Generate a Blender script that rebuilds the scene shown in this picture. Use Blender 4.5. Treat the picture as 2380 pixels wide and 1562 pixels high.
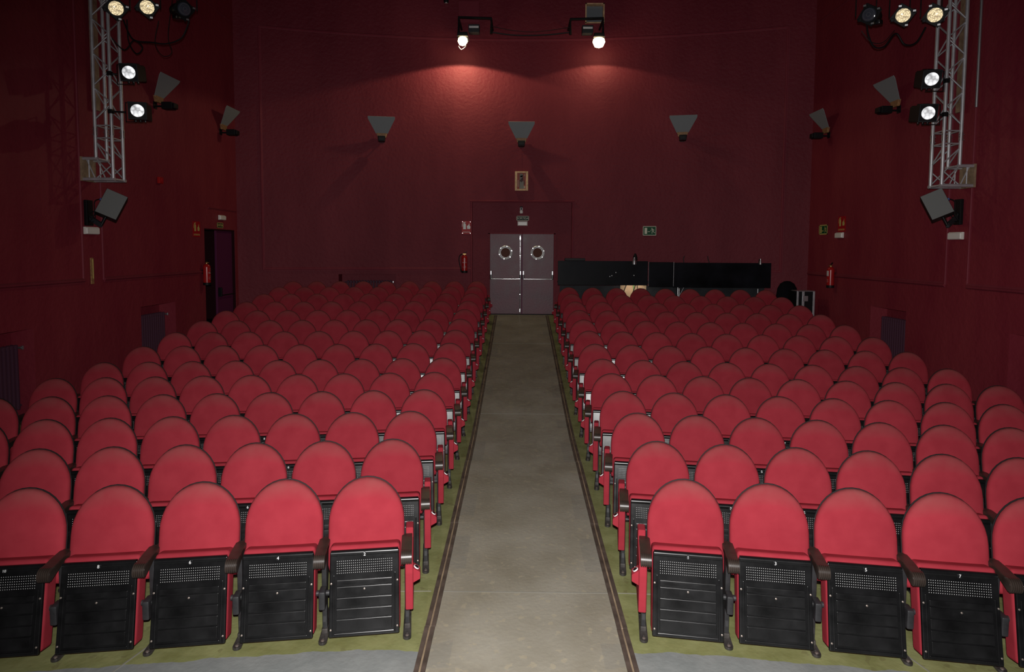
import bpy, bmesh, math, random
from mathutils import Vector, Matrix

random.seed(7)
for o in list(bpy.data.objects):
    bpy.data.objects.remove(o)
scene = bpy.context.scene
COL = scene.collection

# ------------------------------------------------------------------ camera
FPX = 1490.0
PITCH, YAW, ROLL = math.radians(3.7), math.radians(0.64), math.radians(0.31)
CAM = Vector((-0.056, 0.0, 2.63))
fw = Vector((-math.sin(YAW) * math.cos(PITCH), math.cos(YAW) * math.cos(PITCH), -math.sin(PITCH)))
rt = Vector((math.cos(YAW), math.sin(YAW), 0))
up = rt.cross(fw)
rt2 = rt * math.cos(ROLL) + up * math.sin(ROLL)
up2 = up * math.cos(ROLL) - rt * math.sin(ROLL)
cam_data = bpy.data.cameras.new('camera')
cam_data.sensor_fit = 'HORIZONTAL'
cam_data.sensor_width = 36
cam_data.lens = 36 * FPX / 2380
cam_data.shift_y = -((781 - FPX * math.tan(PITCH)) - 577.8) / 2380
cam_data.clip_end = 200
cam = bpy.data.objects.new('camera', cam_data)
M3 = Matrix((rt2, up2, -fw)).transposed()
cam.matrix_world = Matrix.Translation(CAM) @ M3.to_4x4()
COL.objects.link(cam)
scene.camera = cam

# ------------------------------------------------------------------ world, flash, exposure
world = bpy.data.worlds.new('world')
scene.world = world
world.use_nodes = True
world.node_tree.nodes['Background'].inputs[0].default_value = (0.9, 0.75, 0.8, 1)
world.node_tree.nodes['Background'].inputs[1].default_value = 0.003
vs = scene.view_settings
vs.view_transform = 'Standard'
vs.look = 'None'
vs.exposure = 0.0
vs.gamma = 1.0
vs.use_curve_mapping = False


def aim(o, target):
    d = Vector(target) - o.location
    o.rotation_euler = d.to_track_quat('-Z', 'Y').to_euler()


fl = bpy.data.lights.new('camera_flash', 'SPOT')          # the flash on the photographer's camera
fl.energy = 1800
fl.color = (1.0, 0.97, 0.95)
fl.spot_size = math.radians(112)
fl.spot_blend = 0.85
fl.shadow_soft_size = 0.03
flash = bpy.data.objects.new('camera_flash', fl)
flash.location = CAM + Vector((0.0, -0.02, 0.16))
aim(flash, (0.45, 7.0, 1.35))
COL.objects.link(flash)

# ------------------------------------------------------------------ materials
MATS = {}


def mat(name, col, rough=0.5, metal=0.0, var=0.0, vscale=4.0, bump=0.0, bscale=60.0, sheen=0.0,
        emit=None, estr=0.0, spec=0.5, rvar=0.0, col2=None, coat=0.0, detail=4.0):
    m = bpy.data.materials.new(name)
    m.use_nodes = True
    nt = m.node_tree
    b = nt.nodes['Principled BSDF']
    b.inputs['Base Color'].default_value = (*col, 1)
    b.inputs['Roughness'].default_value = rough
    b.inputs['Metallic'].default_value = metal
    b.inputs['Specular IOR Level'].default_value = spec
    if coat:
        b.inputs['Coat Weight'].default_value = coat
        b.inputs['Coat Roughness'].default_value = 0.15
    if sheen:
        b.inputs['Sheen Weight'].default_value = sheen
        b.inputs['Sheen Roughness'].default_value = 0.5
        b.inputs['Sheen Tint'].default_value = (1, 0.75, 0.75, 1)
    if emit:
        b.inputs['Emission Color'].default_value = (*emit, 1)
        b.inputs['Emission Strength'].default_value = estr
    tc = nt.nodes.new('ShaderNodeTexCoord')
    if var or rvar:
        n = nt.nodes.new('ShaderNodeTexNoise')
        n.inputs['Scale'].default_value = vscale
        n.inputs['Detail'].default_value = detail
        nt.links.new(tc.outputs['Object'], n.inputs['Vector'])
        if var:
            r = nt.nodes.new('ShaderNodeValToRGB')
            r.color_ramp.elements[0].position = 0.3
            r.color_ramp.elements[1].position = 0.7
            a = [max(0, c * (1 - var)) for c in col]
            e = [min(1, c * (1 + var)) for c in col] if col2 is None else col2
            r.color_ramp.elements[0].color = (*a, 1)
            r.color_ramp.elements[1].color = (*e, 1)
            nt.links.new(n.outputs['Fac'], r.inputs['Fac'])
            nt.links.new(r.outputs['Color'], b.inputs['Base Color'])
        if rvar:
            mr = nt.nodes.new('ShaderNodeMapRange')
            mr.inputs['To Min'].default_value = max(0.02, rough - rvar)
            mr.inputs['To Max'].default_value = min(1, rough + rvar)
            nt.links.new(n.outputs['Fac'], mr.inputs['Value'])
            nt.links.new(mr.outputs['Result'], b.inputs['Roughness'])
    if bump:
        n2 = nt.nodes.new('ShaderNodeTexNoise')
        n2.inputs['Scale'].default_value = bscale
        n2.inputs['Detail'].default_value = 3
        nt.links.new(tc.outputs['Object'], n2.inputs['Vector'])
        bp = nt.nodes.new('ShaderNodeBump')
        bp.inputs['Strength'].default_value = bump
        bp.inputs['Distance'].default_value = 0.02
        nt.links.new(n2.outputs['Fac'], bp.inputs['Height'])
        nt.links.new(bp.outputs['Normal'], b.inputs['Normal'])
    MATS[name] = m
    return m


# red seat fabric: creases, per-seat tone, greyish worn patch at the head of the backrest
def fabric_mat(name, worn):
    m = mat(name, (0.28, 0.032, 0.045), rough=0.92, sheen=0.0, spec=0.08)
    nt = m.node_tree
    N, L = nt.nodes, nt.links
    b = N['Principled BSDF']
    tc = N.new('ShaderNodeTexCoord')
    oi = N.new('ShaderNodeObjectInfo')
    add = N.new('ShaderNodeVectorMath')
    add.operation = 'ADD'
    mul = N.new('ShaderNodeVectorMath')
    mul.operation = 'SCALE'
    mul.inputs['Scale'].default_value = 37.0
    comb = N.new('ShaderNodeCombineXYZ')
    for i in range(3):
        L.new(oi.outputs['Random'], comb.inputs[i])
    L.new(comb.outputs[0], mul.inputs[0])
    L.new(tc.outputs['Object'], add.inputs[0])
    L.new(mul.outputs[0], add.inputs[1])
    n = N.new('ShaderNodeTexNoise')
    n.inputs['Scale'].default_value = 7
    n.inputs['Detail'].default_value = 5
    L.new(add.outputs[0], n.inputs['Vector'])
    ramp = N.new('ShaderNodeValToRGB')
    ramp.color_ramp.elements[0].position = 0.3
    ramp.color_ramp.elements[1].position = 0.72
    ramp.color_ramp.elements[0].color = (0.275, 0.0240, 0.036, 1)
    ramp.color_ramp.elements[1].color = (0.320, 0.0315, 0.045, 1)
    L.new(n.outputs['Fac'], ramp.inputs['Fac'])
    colr = ramp.outputs['Color']
    hs = N.new('ShaderNodeHueSaturation')
    mr = N.new('ShaderNodeMapRange')
    mr.inputs['To Min'].default_value = 0.92
    mr.inputs['To Max'].default_value = 1.06
    L.new(oi.outputs['Random'], mr.inputs['Value'])
    L.new(mr.outputs['Result'], hs.inputs['Value'])
    L.new(colr, hs.inputs['Color'])
    colr = hs.outputs['Color']
    if worn:
        sep = N.new('ShaderNodeSeparateXYZ')
        L.new(tc.outputs['Object'], sep.inputs[0])
        ab = N.new('ShaderNodeMath')
        ab.operation = 'MULTIPLY'
        L.new(sep.outputs['X'], ab.inputs[0])
        L.new(sep.outputs['X'], ab.inputs[1])
        sc = N.new('ShaderNodeMath')
        sc.operation = 'MULTIPLY'
        sc.inputs[1].default_value = -1.0
        L.new(ab.outputs[0], sc.inputs[0])
        sub = N.new('ShaderNodeMath')
        sub.operation = 'SUBTRACT'
        L.new(sep.outputs['Z'], sub.inputs[0])
        L.new(sc.outputs[0], sub.inputs[1])
        m1 = N.new('ShaderNodeMapRange')
        m1.inputs['From Min'].default_value = 0.935
        m1.inputs['From Max'].default_value = 1.075
        L.new(sub.outputs[0], m1.inputs['Value'])
        m2 = N.new('ShaderNodeMath')
        m2.operation = 'MULTIPLY'
        L.new(m1.outputs['Result'], m2.inputs[0])
        L.new(n.outputs['Fac'], m2.inputs[1])
        m3 = N.new('ShaderNodeMath')
        m3.operation = 'MULTIPLY'
        m3.inputs[1].default_value = 0.95
        L.new(m2.outputs[0], m3.inputs[0])
        mix = N.new('ShaderNodeMix')
        mix.data_type = 'RGBA'
        L.new(m3.outputs[0], mix.inputs['Factor'])
        L.new(colr, mix.inputs['A'])
        mix.inputs['B'].default_value = (0.17, 0.075, 0.065, 1)
        colr = mix.outputs['Result']
    L.new(colr, b.inputs['Base Color'])
    # horizontal creases in the cloth, plus weave
    mp = N.new('ShaderNodeMapping')
    mp.inputs['Scale'].default_value = (3.0, 3.0, 13.0)
    L.new(add.outputs[0], mp.inputs['Vector'])
    c = N.new('ShaderNodeTexNoise')
    c.inputs['Scale'].default_value = 1.0
    c.inputs['Detail'].default_value = 1.5
    L.new(mp.outputs[0], c.inputs['Vector'])
    bp = N.new('ShaderNodeBump')
    bp.inputs['Strength'].default_value = 0.35
    bp.inputs['Distance'].default_value = 0.012
    L.new(c.outputs['Fac'], bp.inputs['Height'])
    w = N.new('ShaderNodeTexNoise')
    w.inputs['Scale'].default_value = 420
    L.new(tc.outputs['Object'], w.inputs['Vector'])
    bp2 = N.new('ShaderNodeBump')
    bp2.inputs['Strength'].default_value = 0.12
    bp2.inputs['Distance'].default_value = 0.002
    L.new(w.outputs['Fac'], bp2.inputs['Height'])
    L.new(bp.outputs[0], bp2.inputs['Normal'])
    L.new(bp2.outputs[0], b.inputs['Normal'])
    return m


fabric_mat('fabric_back', True)
fabric_mat('fabric', False)
mat('plastic', (0.006, 0.006, 0.0065), rough=0.27, var=0.35, vscale=9, rvar=0.07, spec=0.5)
mat('plastic_rib', (0.007, 0.007, 0.0075), rough=0.29, var=0.5, vscale=7, rvar=0.10, spec=0.5)
mat('shell', (0.012, 0.011, 0.012), rough=0.6, spec=0.2)
mat('arm', (0.030, 0.021, 0.017), rough=0.36, var=0.5, vscale=6, rvar=0.12, spec=0.5)
mat('post', (0.020, 0.020, 0.022), rough=0.5, var=0.4, vscale=14)
mat('foot', (0.035, 0.031, 0.029), rough=0.5, var=0.6, vscale=18, rvar=0.1)
mat('bolt', (0.30, 0.25, 0.22), rough=0.45, metal=0.7)
mat('dot', (0.75, 0.75, 0.75), rough=0.5)
mat('white', (0.80, 0.80, 0.80), rough=0.5)
mat('chrome', (0.72, 0.74, 0.76), rough=0.16, metal=1.0)
mat('steel', (0.55, 0.55, 0.57), rough=0.38, metal=0.9)
mat('alu', (0.62, 0.63, 0.66), rough=0.42, metal=0.6, var=0.15, vscale=6)
mat('black', (0.006, 0.006, 0.007), rough=0.55, spec=0.3)
mat('black_cloth', (0.004, 0.004, 0.006), rough=0.85, spec=0.15)
mat('black_gloss', (0.008, 0.008, 0.009), rough=0.3)
mat('board_black', (0.006, 0.006, 0.009), rough=0.45, var=0.8, vscale=1.6, rvar=0.15, spec=0.10)
mat('dark_grey', (0.035, 0.037, 0.042), rough=0.7, spec=0.2, var=0.3, vscale=3)
mat('speaker_grey', (0.19, 0.195, 0.19), rough=0.8, spec=0.2)
mat('sconce_glass', (0.27, 0.29, 0.30), rough=0.6, spec=0.3)
mat('brass_wood', (0.33, 0.17, 0.07), rough=0.5, var=0.4, vscale=30)
mat('cream', (0.85, 0.80, 0.74), rough=0.5)
mat('cream_lens', (0.88, 0.84, 0.79), rough=0.35)
mat('wood', (0.66, 0.42, 0.23), rough=0.55, var=0.3, vscale=12)
mat('plywood', (0.30, 0.21, 0.13), rough=0.7, var=0.35, vscale=9)
mat('beige_board', (0.50, 0.35, 0.22), rough=0.7, var=0.12, vscale=3)
mat('red_paint', (0.42, 0.012, 0.012), rough=0.25, spec=0.5)
mat('red_sign', (0.42, 0.010, 0.016), rough=0.45, spec=0.2)
mat('green_sign', (0.006, 0.085, 0.035), rough=0.5, spec=0.15)
mat('dark_sign', (0.010, 0.026, 0.022), rough=0.5, spec=0.12)
mat('sign_pale', (0.62, 0.60, 0.45), rough=0.45)
mat('sign_yellow', (0.62, 0.50, 0.16), rough=0.45)
mat('brass', (0.62, 0.42, 0.16), rough=0.35, metal=0.8)
mat('blue_plug', (0.04, 0.07, 0.30), rough=0.4)
mat('green_cable', (0.08, 0.25, 0.05), rough=0.5)
mat('paper', (0.70, 0.69, 0.70), rough=0.7)
mat('print_ink', (0.55, 0.40, 0.40), rough=0.5)
mat('poster_red', (0.35, 0.07, 0.045), rough=0.6)
mat('poster_grey', (0.20, 0.19, 0.17), rough=0.6)
mat('poster_pale', (0.42, 0.36, 0.30), rough=0.6)
mat('poster_dark', (0.05, 0.012, 0.015), rough=0.6)
mat('glass_grey', (0.18, 0.20, 0.22), rough=0.12)
mat('porthole_glass', (0.11, 0.040, 0.025), rough=0.5, spec=0.1)
mat('porthole_metal', (0.75, 0.76, 0.78), rough=0.35, metal=0.35)
mat('door_paint', (0.165, 0.075, 0.098), rough=0.42, var=0.25, vscale=3.2, rvar=0.10, bump=0.10, bscale=22, spec=0.30)
mat('side_door', (0.12, 0.020, 0.070), rough=0.5, spec=0.2)
mat('radiator', (0.085, 0.032, 0.056), rough=0.6, spec=0.2)
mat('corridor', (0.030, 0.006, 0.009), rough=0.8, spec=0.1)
mat('bulb', (1, 0.9, 0.7), emit=(1.0, 0.78, 0.45), estr=14)
mat('added_board_tube', (1, 0.95, 0.85), emit=(1.0, 0.86, 0.68), estr=26)  # glow of the unseen strip added under the sound desk
mat('lens_warm', (0.8, 0.65, 0.4), rough=0.15, emit=(1.0, 0.80, 0.48), estr=1.0)
mat('lens_white', (0.8, 0.8, 0.8), rough=0.12, emit=(0.95, 0.97, 1.0), estr=1.0)
mat('lens_off', (0.05, 0.055, 0.075), rough=0.12, spec=0.8)
mat('lens_ring', (0.28, 0.28, 0.30), rough=0.25, metal=0.6)
mat('strip_wood', (0.085, 0.062, 0.050), rough=0.55, var=0.4, vscale=9, rvar=0.1)
mat('strip_brass', (0.36, 0.28, 0.19), rough=0.4, metal=0.3, var=0.4, vscale=5)
mat('joint', (0.22, 0.21, 0.18), rough=0.7)
mat('void', (0.004, 0.001, 0.002), rough=0.95, spec=0.0)
mat('ceiling', (0.03, 0.012, 0.014), rough=0.9, spec=0.1)


def facet_lens(name, base, emis, lo, hi, scale):
    """reeded stage lens glowing unevenly"""
    m = MATS[name]
    nt = m.node_tree
    b = nt.nodes['Principled BSDF']
    tc = nt.nodes.new('ShaderNodeTexCoord')
    v = nt.nodes.new('ShaderNodeTexVoronoi')
    v.inputs['Scale'].default_value = scale
    nt.links.new(tc.outputs['Object'], v.inputs['Vector'])
    mr = nt.nodes.new('ShaderNodeMapRange')
    mr.inputs['From Max'].default_value = 0.7
    mr.inputs['To Min'].default_value = hi
    mr.inputs['To Max'].default_value = lo
    nt.links.new(v.outputs['Distance'], mr.inputs['Value'])
    nt.links.new(mr.outputs['Result'], b.inputs['Emission Strength'])


facet_lens('lens_warm', None, None, 0.30, 1.5, 46)
facet_lens('lens_white', None, None, 0.25, 1.5, 14)


def wall_mat(name, c0, c1, bumpy):
    m = mat(name, c0, rough=0.62, spec=0.28)
    nt = m.node_tree
    N, L = nt.nodes, nt.links
    b = N['Principled BSDF']
    tc = N.new('ShaderNodeTexCoord')
    mp = N.new('ShaderNodeMapping')
    mp.inputs['Scale'].default_value = (1.0, 1.0, 0.35)
    L.new(tc.outputs['Object'], mp.inputs['Vector'])
    n = N.new('ShaderNodeTexNoise')
    n.inputs['Scale'].default_value = 0.9
    n.inputs['Detail'].default_value = 6
    n.inputs['Roughness'].default_value = 0.6
    L.new(mp.outputs[0], n.inputs['Vector'])
    r = N.new('ShaderNodeValToRGB')
    r.color_ramp.elements[0].position = 0.34
    r.color_ramp.elements[1].position = 0.68
    r.color_ramp.elements[0].color = (*c0, 1)
    r.color_ramp.elements[1].color = (*c1, 1)
    L.new(n.outputs['Fac'], r.inputs['Fac'])
    L.new(r.outputs['Color'], b.inputs['Base Color'])
    g = N.new('ShaderNodeTexNoise')
    g.inputs['Scale'].default_value = 13
    g.inputs['Detail'].default_value = 5
    L.new(tc.outputs['Object'], g.inputs['Vector'])
    bp = N.new('ShaderNodeBump')
    bp.inputs['Strength'].default_value = bumpy
    bp.inputs['Distance'].default_value = 0.03
    L.new(g.outputs['Fac'], bp.inputs['Height'])
    L.new(bp.outputs[0], b.inputs['Normal'])
    return m


wall_mat('wall_paint', (0.150, 0.011, 0.023), (0.200, 0.021, 0.035), 0.5)
wall_mat('side_paint', (0.205, 0.016, 0.033), (0.270, 0.033, 0.046), 0.35)
wall_mat('trim_paint', (0.190, 0.018, 0.036), (0.245, 0.034, 0.050), 0.2)

XS0, ROWANG = 1.15, 0.125           # aisle-seat offset from the axis, sweep of the rows


def floor_mat():
    m = mat('floor_paint', (0.15, 0.14, 0.12), rough=0.5, spec=0.5)
    nt = m.node_tree
    N, L = nt.nodes, nt.links
    b = N['Principled BSDF']
    tc = N.new('ShaderNodeTexCoord')

    def math_(op, a, bb=None, c=None):
        k = N.new('ShaderNodeMath')
        k.operation = op
        for i, v in enumerate((a, bb, c)):
            if v is None:
                continue
            if isinstance(v, (int, float)):
                k.inputs[i].default_value = v
            else:
                L.new(v, k.inputs[i])
        return k.outputs[0]

    def noise(scale, detail=4, sc=None):
        k = N.new('ShaderNodeTexNoise')
        k.inputs['Scale'].default_value = scale
        k.inputs['Detail'].default_value = detail
        if sc:
            mp = N.new('ShaderNodeMapping')
            mp.inputs['Scale'].default_value = sc
            L.new(tc.outputs['Object'], mp.inputs['Vector'])
            L.new(mp.outputs[0], k.inputs['Vector'])
        else:
            L.new(tc.outputs['Object'], k.inputs['Vector'])
        return k.outputs['Fac']

    def ramp(f, p0, c0, p1, c1):
        k = N.new('ShaderNodeValToRGB')
        k.color_ramp.elements[0].position = p0
        k.color_ramp.elements[1].position = p1
        k.color_ramp.elements[0].color = (*c0, 1)
        k.color_ramp.elements[1].color = (*c1, 1)
        L.new(f, k.inputs['Fac'])
        return k.outputs['Color']

    def mix(f, a, bb):
        k = N.new('ShaderNodeMix')
        k.data_type = 'RGBA'
        if isinstance(f, (int, float)):
            k.inputs['Factor'].default_value = f
        else:
            L.new(f, k.inputs['Factor'])
        for nm, v in (('A', a), ('B', bb)):
            if isinstance(v, tuple):
                k.inputs[nm].default_value = (*v, 1)
            else:
                L.new(v, k.inputs[nm])
        return k.outputs['Result']

    sep = N.new('ShaderNodeSeparateXYZ')
    L.new(tc.outputs['Object'], sep.inputs[0])
    X, Y = sep.outputs['X'], sep.outputs['Y']
    ax = math_('ABSOLUTE', X)
    s = math_('ADD', Y, math_('MULTIPLY', math_('MAXIMUM', math_('SUBTRACT', ax, XS0), 0.0), ROWANG))
    big = noise(1.6, 5)
    fine = noise(14, 6)
    aisle = ramp(big, 0.32, (0.26, 0.235, 0.18), 0.7, (0.37, 0.345, 0.285))
    aisle = mix(math_('MULTIPLY', math_('GREATER_THAN', fine, 0.62), 0.35), aisle, (0.46, 0.39, 0.26))
    # dark touch-up paint in blots along the edge strips
    edge = math_('ABSOLUTE', math_('SUBTRACT', math_('ABSOLUTE', math_('SUBTRACT', X, 0.01)), 0.585))
    blot = noise(1.0, 0, (0.0, 1.15, 0.0))
    pm = math_('MULTIPLY', math_('LESS_THAN', edge, 0.075), math_('GREATER_THAN', math_('ADD', blot, math_('MULTIPLY', big, 0.15)), 0.61))
    aisle = mix(math_('MULTIPLY', pm, 0.28), aisle, (0.19, 0.195, 0.185))
    green = ramp(noise(5, 6), 0.32, (0.19, 0.20, 0.075), 0.68, (0.28, 0.29, 0.125))
    grime = math_('GREATER_THAN', noise(9, 4), 0.66)
    green = mix(math_('MULTIPLY', grime, 0.35), green, (0.13, 0.11, 0.05))
    grey = ramp(noise(3.5, 6), 0.3, (0.21, 0.225, 0.22), 0.7, (0.28, 0.29, 0.28))
    wob = math_('MULTIPLY', math_('SUBTRACT', noise(4.5, 3), 0.5), 0.10)
    front = math_('LESS_THAN', math_('ADD', s, wob), 4.165)
    side = mix(front, green, grey)
    inside = math_('LESS_THAN', math_('ABSOLUTE', math_('SUBTRACT', X, 0.01)), 0.685)
    col = mix(inside, side, aisle)
    L.new(col, b.inputs['Base Color'])
    mr = N.new('ShaderNodeMapRange')
    mr.inputs['From Min'].default_value = 0.35
    mr.inputs['From Max'].default_value = 0.65
    mr.inputs['To Min'].default_value = 0.30
    mr.inputs['To Max'].default_value = 0.62
    L.new(fine, mr.inputs['Value'])
    L.new(mr.outputs['Result'], b.inputs['Roughness'])
    bp = N.new('ShaderNodeBump')
    bp.inputs['Strength'].default_value = 0.25
    bp.inputs['Distance'].default_value = 0.01
    L.new(noise(30, 5), bp.inputs['Height'])
    L.new(bp.outputs[0], b.inputs['Normal'])


floor_mat()


# ------------------------------------------------------------------ mesh helpers
def area_normals(me, lim):
    """area-weighted smooth normals, kept apart across edges sharper than the limit"""
    fn = [p.normal.copy() for p in me.polygons]
    fa = [p.area for p in me.polygons]
    around = [[] for _ in me.vertices]
    for p in me.polygons:
        for v in p.vertices:
            around[v].append(p.index)
    out = []
    for p in me.polygons:
        n0 = fn[p.index]
        for v in p.vertices:
            n = Vector((0, 0, 0))
            for q in around[v]:
                if fn[q].dot(n0) >= lim:
                    n += fn[q] * fa[q]
            out.append(n.normalized() if n.length > 1e-12 else n0)
    me.normals_split_custom_set(out)


class MB:
    def __init__(self, M=None):
        self.v, self.f = [], []
        self.M = M or Matrix()

    def add(self, verts, faces, M=None):
        n = len(self.v)
        T = self.M @ M if M is not None else self.M
        self.v += [T @ Vector(p) for p in verts]
        self.f += [[i + n for i in f] for f in faces]
        return self

    def box(self, c, s, M=None):
        x, y, z = c
        a, b, d = s[0] / 2, s[1] / 2, s[2] / 2
        vs_ = [(x + i * a, y + j * b, z + k * d) for i in (-1, 1) for j in (-1, 1) for k in (-1, 1)]
        return self.add(vs_, [(0, 1, 3, 2), (4, 6, 7, 5), (0, 4, 5, 1), (2, 3, 7, 6), (0, 2, 6, 4), (1, 5, 7, 3)], M)

    def rbox(self, c, s, r=0.01, M=None, seg=2):
        bm = bmesh.new()
        bmesh.ops.create_cube(bm, size=1)
        for v in bm.verts:
            v.co = Vector((v.co.x * s[0] + c[0], v.co.y * s[1] + c[1], v.co.z * s[2] + c[2]))
        bmesh.ops.bevel(bm, geom=list(bm.edges), offset=min(r, min(s) * 0.49), segments=seg, affect='EDGES', profile=0.5)
        return self._bm(bm, M)

    def _bm(self, bm, M):
        bm.verts.index_update()
        vs_ = [v.co.copy() for v in bm.verts]
        fs = [[v.index for v in f.verts] for f in bm.faces]
        bm.free()
        return self.add(vs_, fs, M)

    def cyl(self, p0, p1, r0, r1=None, n=12, cap=True, M=None):
        r1 = r0 if r1 is None else r1
        p0, p1 = Vector(p0), Vector(p1)
        d = (p1 - p0).normalized()
        a = d.orthogonal().normalized()
        b = d.cross(a)
        vs_ = []
        for p, r in ((p0, r0), (p1, r1)):
            for i in range(n):
                t = 2 * math.pi * i / n
                vs_.append(p + (a * math.cos(t) + b * math.sin(t)) * r)
        fs = [(i, (i + 1) % n, n + (i + 1) % n, n + i) for i in range(n)]
        if cap:
            fs += [tuple(range(n))[::-1], tuple(range(n, 2 * n))]
        return self.add(vs_, fs, M)

    def tube(self, pts, r, n=8, M=None):
        pts = [Vector(p) for p in pts]
        vs_, fs = [], []
        prev = None
        for i, p in enumerate(pts):
            d = (pts[min(i + 1, len(pts) - 1)] - pts[max(i - 1, 0)]).normalized()
            a = d.orthogonal().normalized() if prev is None else (prev - d * prev.dot(d)).normalized()
            prev = a
            b = d.cross(a)
            for k in range(n):
                t = 2 * math.pi * k / n
                vs_.append(p + (a * math.cos(t) + b * math.sin(t)) * r)
        for i in range(len(pts) - 1):
            for k in range(n):
                fs.append((i * n + k, i * n + (k + 1) % n, (i + 1) * n + (k + 1) % n, (i + 1) * n + k))
        fs += [tuple(range(n))[::-1], tuple(range((len(pts) - 1) * n, len(pts) * n))]
        return self.add(vs_, fs, M)

    def lathe(self, prof, n=20, M=None):
        """prof: (r, z) pairs about local z"""
        vs_, fs = [], []
        for r, z in prof:
            for k in range(n):
                t = 2 * math.pi * k / n
                vs_.append((r * math.cos(t), r * math.sin(t), z))
        for i in range(len(prof) - 1):
            for k in range(n):
                fs.append((i * n + k, i * n + (k + 1) % n, (i + 1) * n + (k + 1) % n, (i + 1) * n + k))
        fs += [tuple(range(n))[::-1], tuple(range((len(prof) - 1) * n, len(prof) * n))]
        return self.add(vs_, fs, M)

    def prism(self, poly, a, b, axis='x', M=None, bevel=0.0):
        """poly in the two other axes, extruded from a to b"""
        def P(q, t):
            if axis == 'x':
                return (t, q[0], q[1])
            if axis == 'y':
                return (q[0], t, q[1])
            return (q[0], q[1], t)
        n = len(poly)
        vs_ = [P(q, a) for q in poly] + [P(q, b) for q in poly]
        fs = [(i, (i + 1) % n, n + (i + 1) % n, n + i) for i in range(n)] + [tuple(range(n))[::-1], tuple(range(n, 2 * n))]
        if bevel:
            bm = bmesh.new()
            bv = [bm.verts.new(v) for v in vs_]
            for f in fs:
                bm.faces.new([bv[i] for i in f])
            bmesh.ops.recalc_face_normals(bm, faces=bm.faces)
            bmesh.ops.bevel(bm, geom=list(bm.edges), offset=bevel, segments=2, affect='EDGES', profile=0.5)
            return self._bm(bm, M)
        return self.add(vs_, fs, M)

    def mesh(self, name, m, smooth=True, angle=40):
        me = bpy.data.meshes.new(name)
        me.from_pydata([tuple(v) for v in self.v], [], self.f)
        bm = bmesh.new()
        bm.from_mesh(me)
        bmesh.ops.recalc_face_normals(bm, faces=bm.faces)
        bm.to_mesh(me)
        bm.free()
        if smooth:
            me.polygons.foreach_set('use_smooth', [True] * len(me.polygons))
            area_normals(me, math.cos(math.radians(angle)))
        me.materials.append(MATS[m])
        return me

    def build(self, name, m, parent=None, smooth=True, angle=40):
        return link(name, self.mesh(name, m, smooth, angle), parent)


def link(name, me, parent=None, mw=None):
    o = bpy.data.objects.new(name, me)
    COL.objects.link(o)
    if parent is not None:
        o.parent = parent
    if mw is not None:
        o.matrix_local = mw
    return o


def thing(name, label, cat, loc=(0, 0, 0), rz=0.0, group=None):
    o = bpy.data.objects.new(name, None)
    o.empty_display_size = 0.1
    COL.objects.link(o)
    o.location = loc
    o.rotation_euler = (0, 0, rz)
    tag(o, label, cat, group)
    return o


def tag(o, label, cat, group=None):
    o['label'] = label
    o['category'] = cat
    if group:
        o['group'] = group
    return o


def struct(o):
    o['kind'] = 'structure'
    return o


def text_mesh(s, size, m, depth=0.0006):
    cu = bpy.data.curves.new('t', 'FONT')
    cu.body = s
    cu.size = size
    cu.align_x = 'CENTER'
    cu.align_y = 'CENTER'
    cu.extrude = depth
    cu.resolution_u = 3
    o = bpy.data.objects.new('t', cu)
    COL.objects.link(o)
    me = bpy.data.meshes.new_from_object(o.evaluated_get(bpy.context.evaluated_depsgraph_get()))
    bpy.data.objects.remove(o)
    me.materials.clear()
    me.materials.append(MATS[m])
    return me


RX90 = Matrix.Rotation(math.radians(90), 4, 'X')     # text plane -> faces -Y

# ------------------------------------------------------------------ floor heights (raked house)
NROW = 14
DK = [4.55 + 0.913 * k for k in range(NROW)]
HK = [h - 0.09 for h in (0, 0, 0.012, 0.03, 0.055, 0.085, 0.165, 0.255, 0.345, 0.437, 0.53, 0.63, 0.727, 0.815)]
SS = [d - 0.2 for d in DK] + [17.0]
HH = HK + [0.82]


def hs(s):
    if s <= SS[0]:
        return HH[0]
    for i in range(len(SS) - 1):
        if s <= SS[i + 1]:
            t = (s - SS[i]) / (SS[i + 1] - SS[i])
            return HH[i] + (HH[i + 1] - HH[i]) * t
    return HH[-1]


def fz(x, y):
    return hs(y + ROWANG * max(abs(x) - XS0, 0))


WX = 7.2               # side walls
YB, RB = 17.42, 22.0   # back wall: middle distance and radius
YC = YB - (RB - math.sqrt(RB * RB - WX * WX))   # corner


def yb(x):
    return YB - RB + math.sqrt(RB * RB - x * x)


mb = MB()
nx, ny = 58, 96
xs = [-7.45 + 14.9 * i / nx for i in range(nx + 1)]
ys = [-1.0 + 19.0 * j / ny for j in range(ny + 1)]
mb.add([(x, y, fz(x, y)) for y in ys for x in xs],
       [(j * (nx + 1) + i, j * (nx + 1) + i + 1, (j + 1) * (nx + 1) + i + 1, (j + 1) * (nx + 1) + i) for j in range(ny) for i in range(nx)])
floor = struct(mb.build('floor', 'floor_paint', angle=60))

# control joints in the concrete: thin pale lines
for yj in (4.92, 9.80, 14.2):
    m_ = MB()
    m_.box((0.01, yj, fz(0, yj) + 0.001), (1.34, 0.008, 0.004))
    m_.build('floor_joint', 'joint', floor)
for sx in (-1, 1):
    m_ = MB()
    m_.tube([(sx * 0.74, 4.92, -0.089), (sx * 2.0, 4.88, -0.089)], 0.004, 4)
    m_.tube([(sx * 2.42, 4.70, -0.089), (sx * 2.70, 3.7, -0.089)], 0.005, 4)
    m_.build('floor_joint', 'joint', floor)

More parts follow.
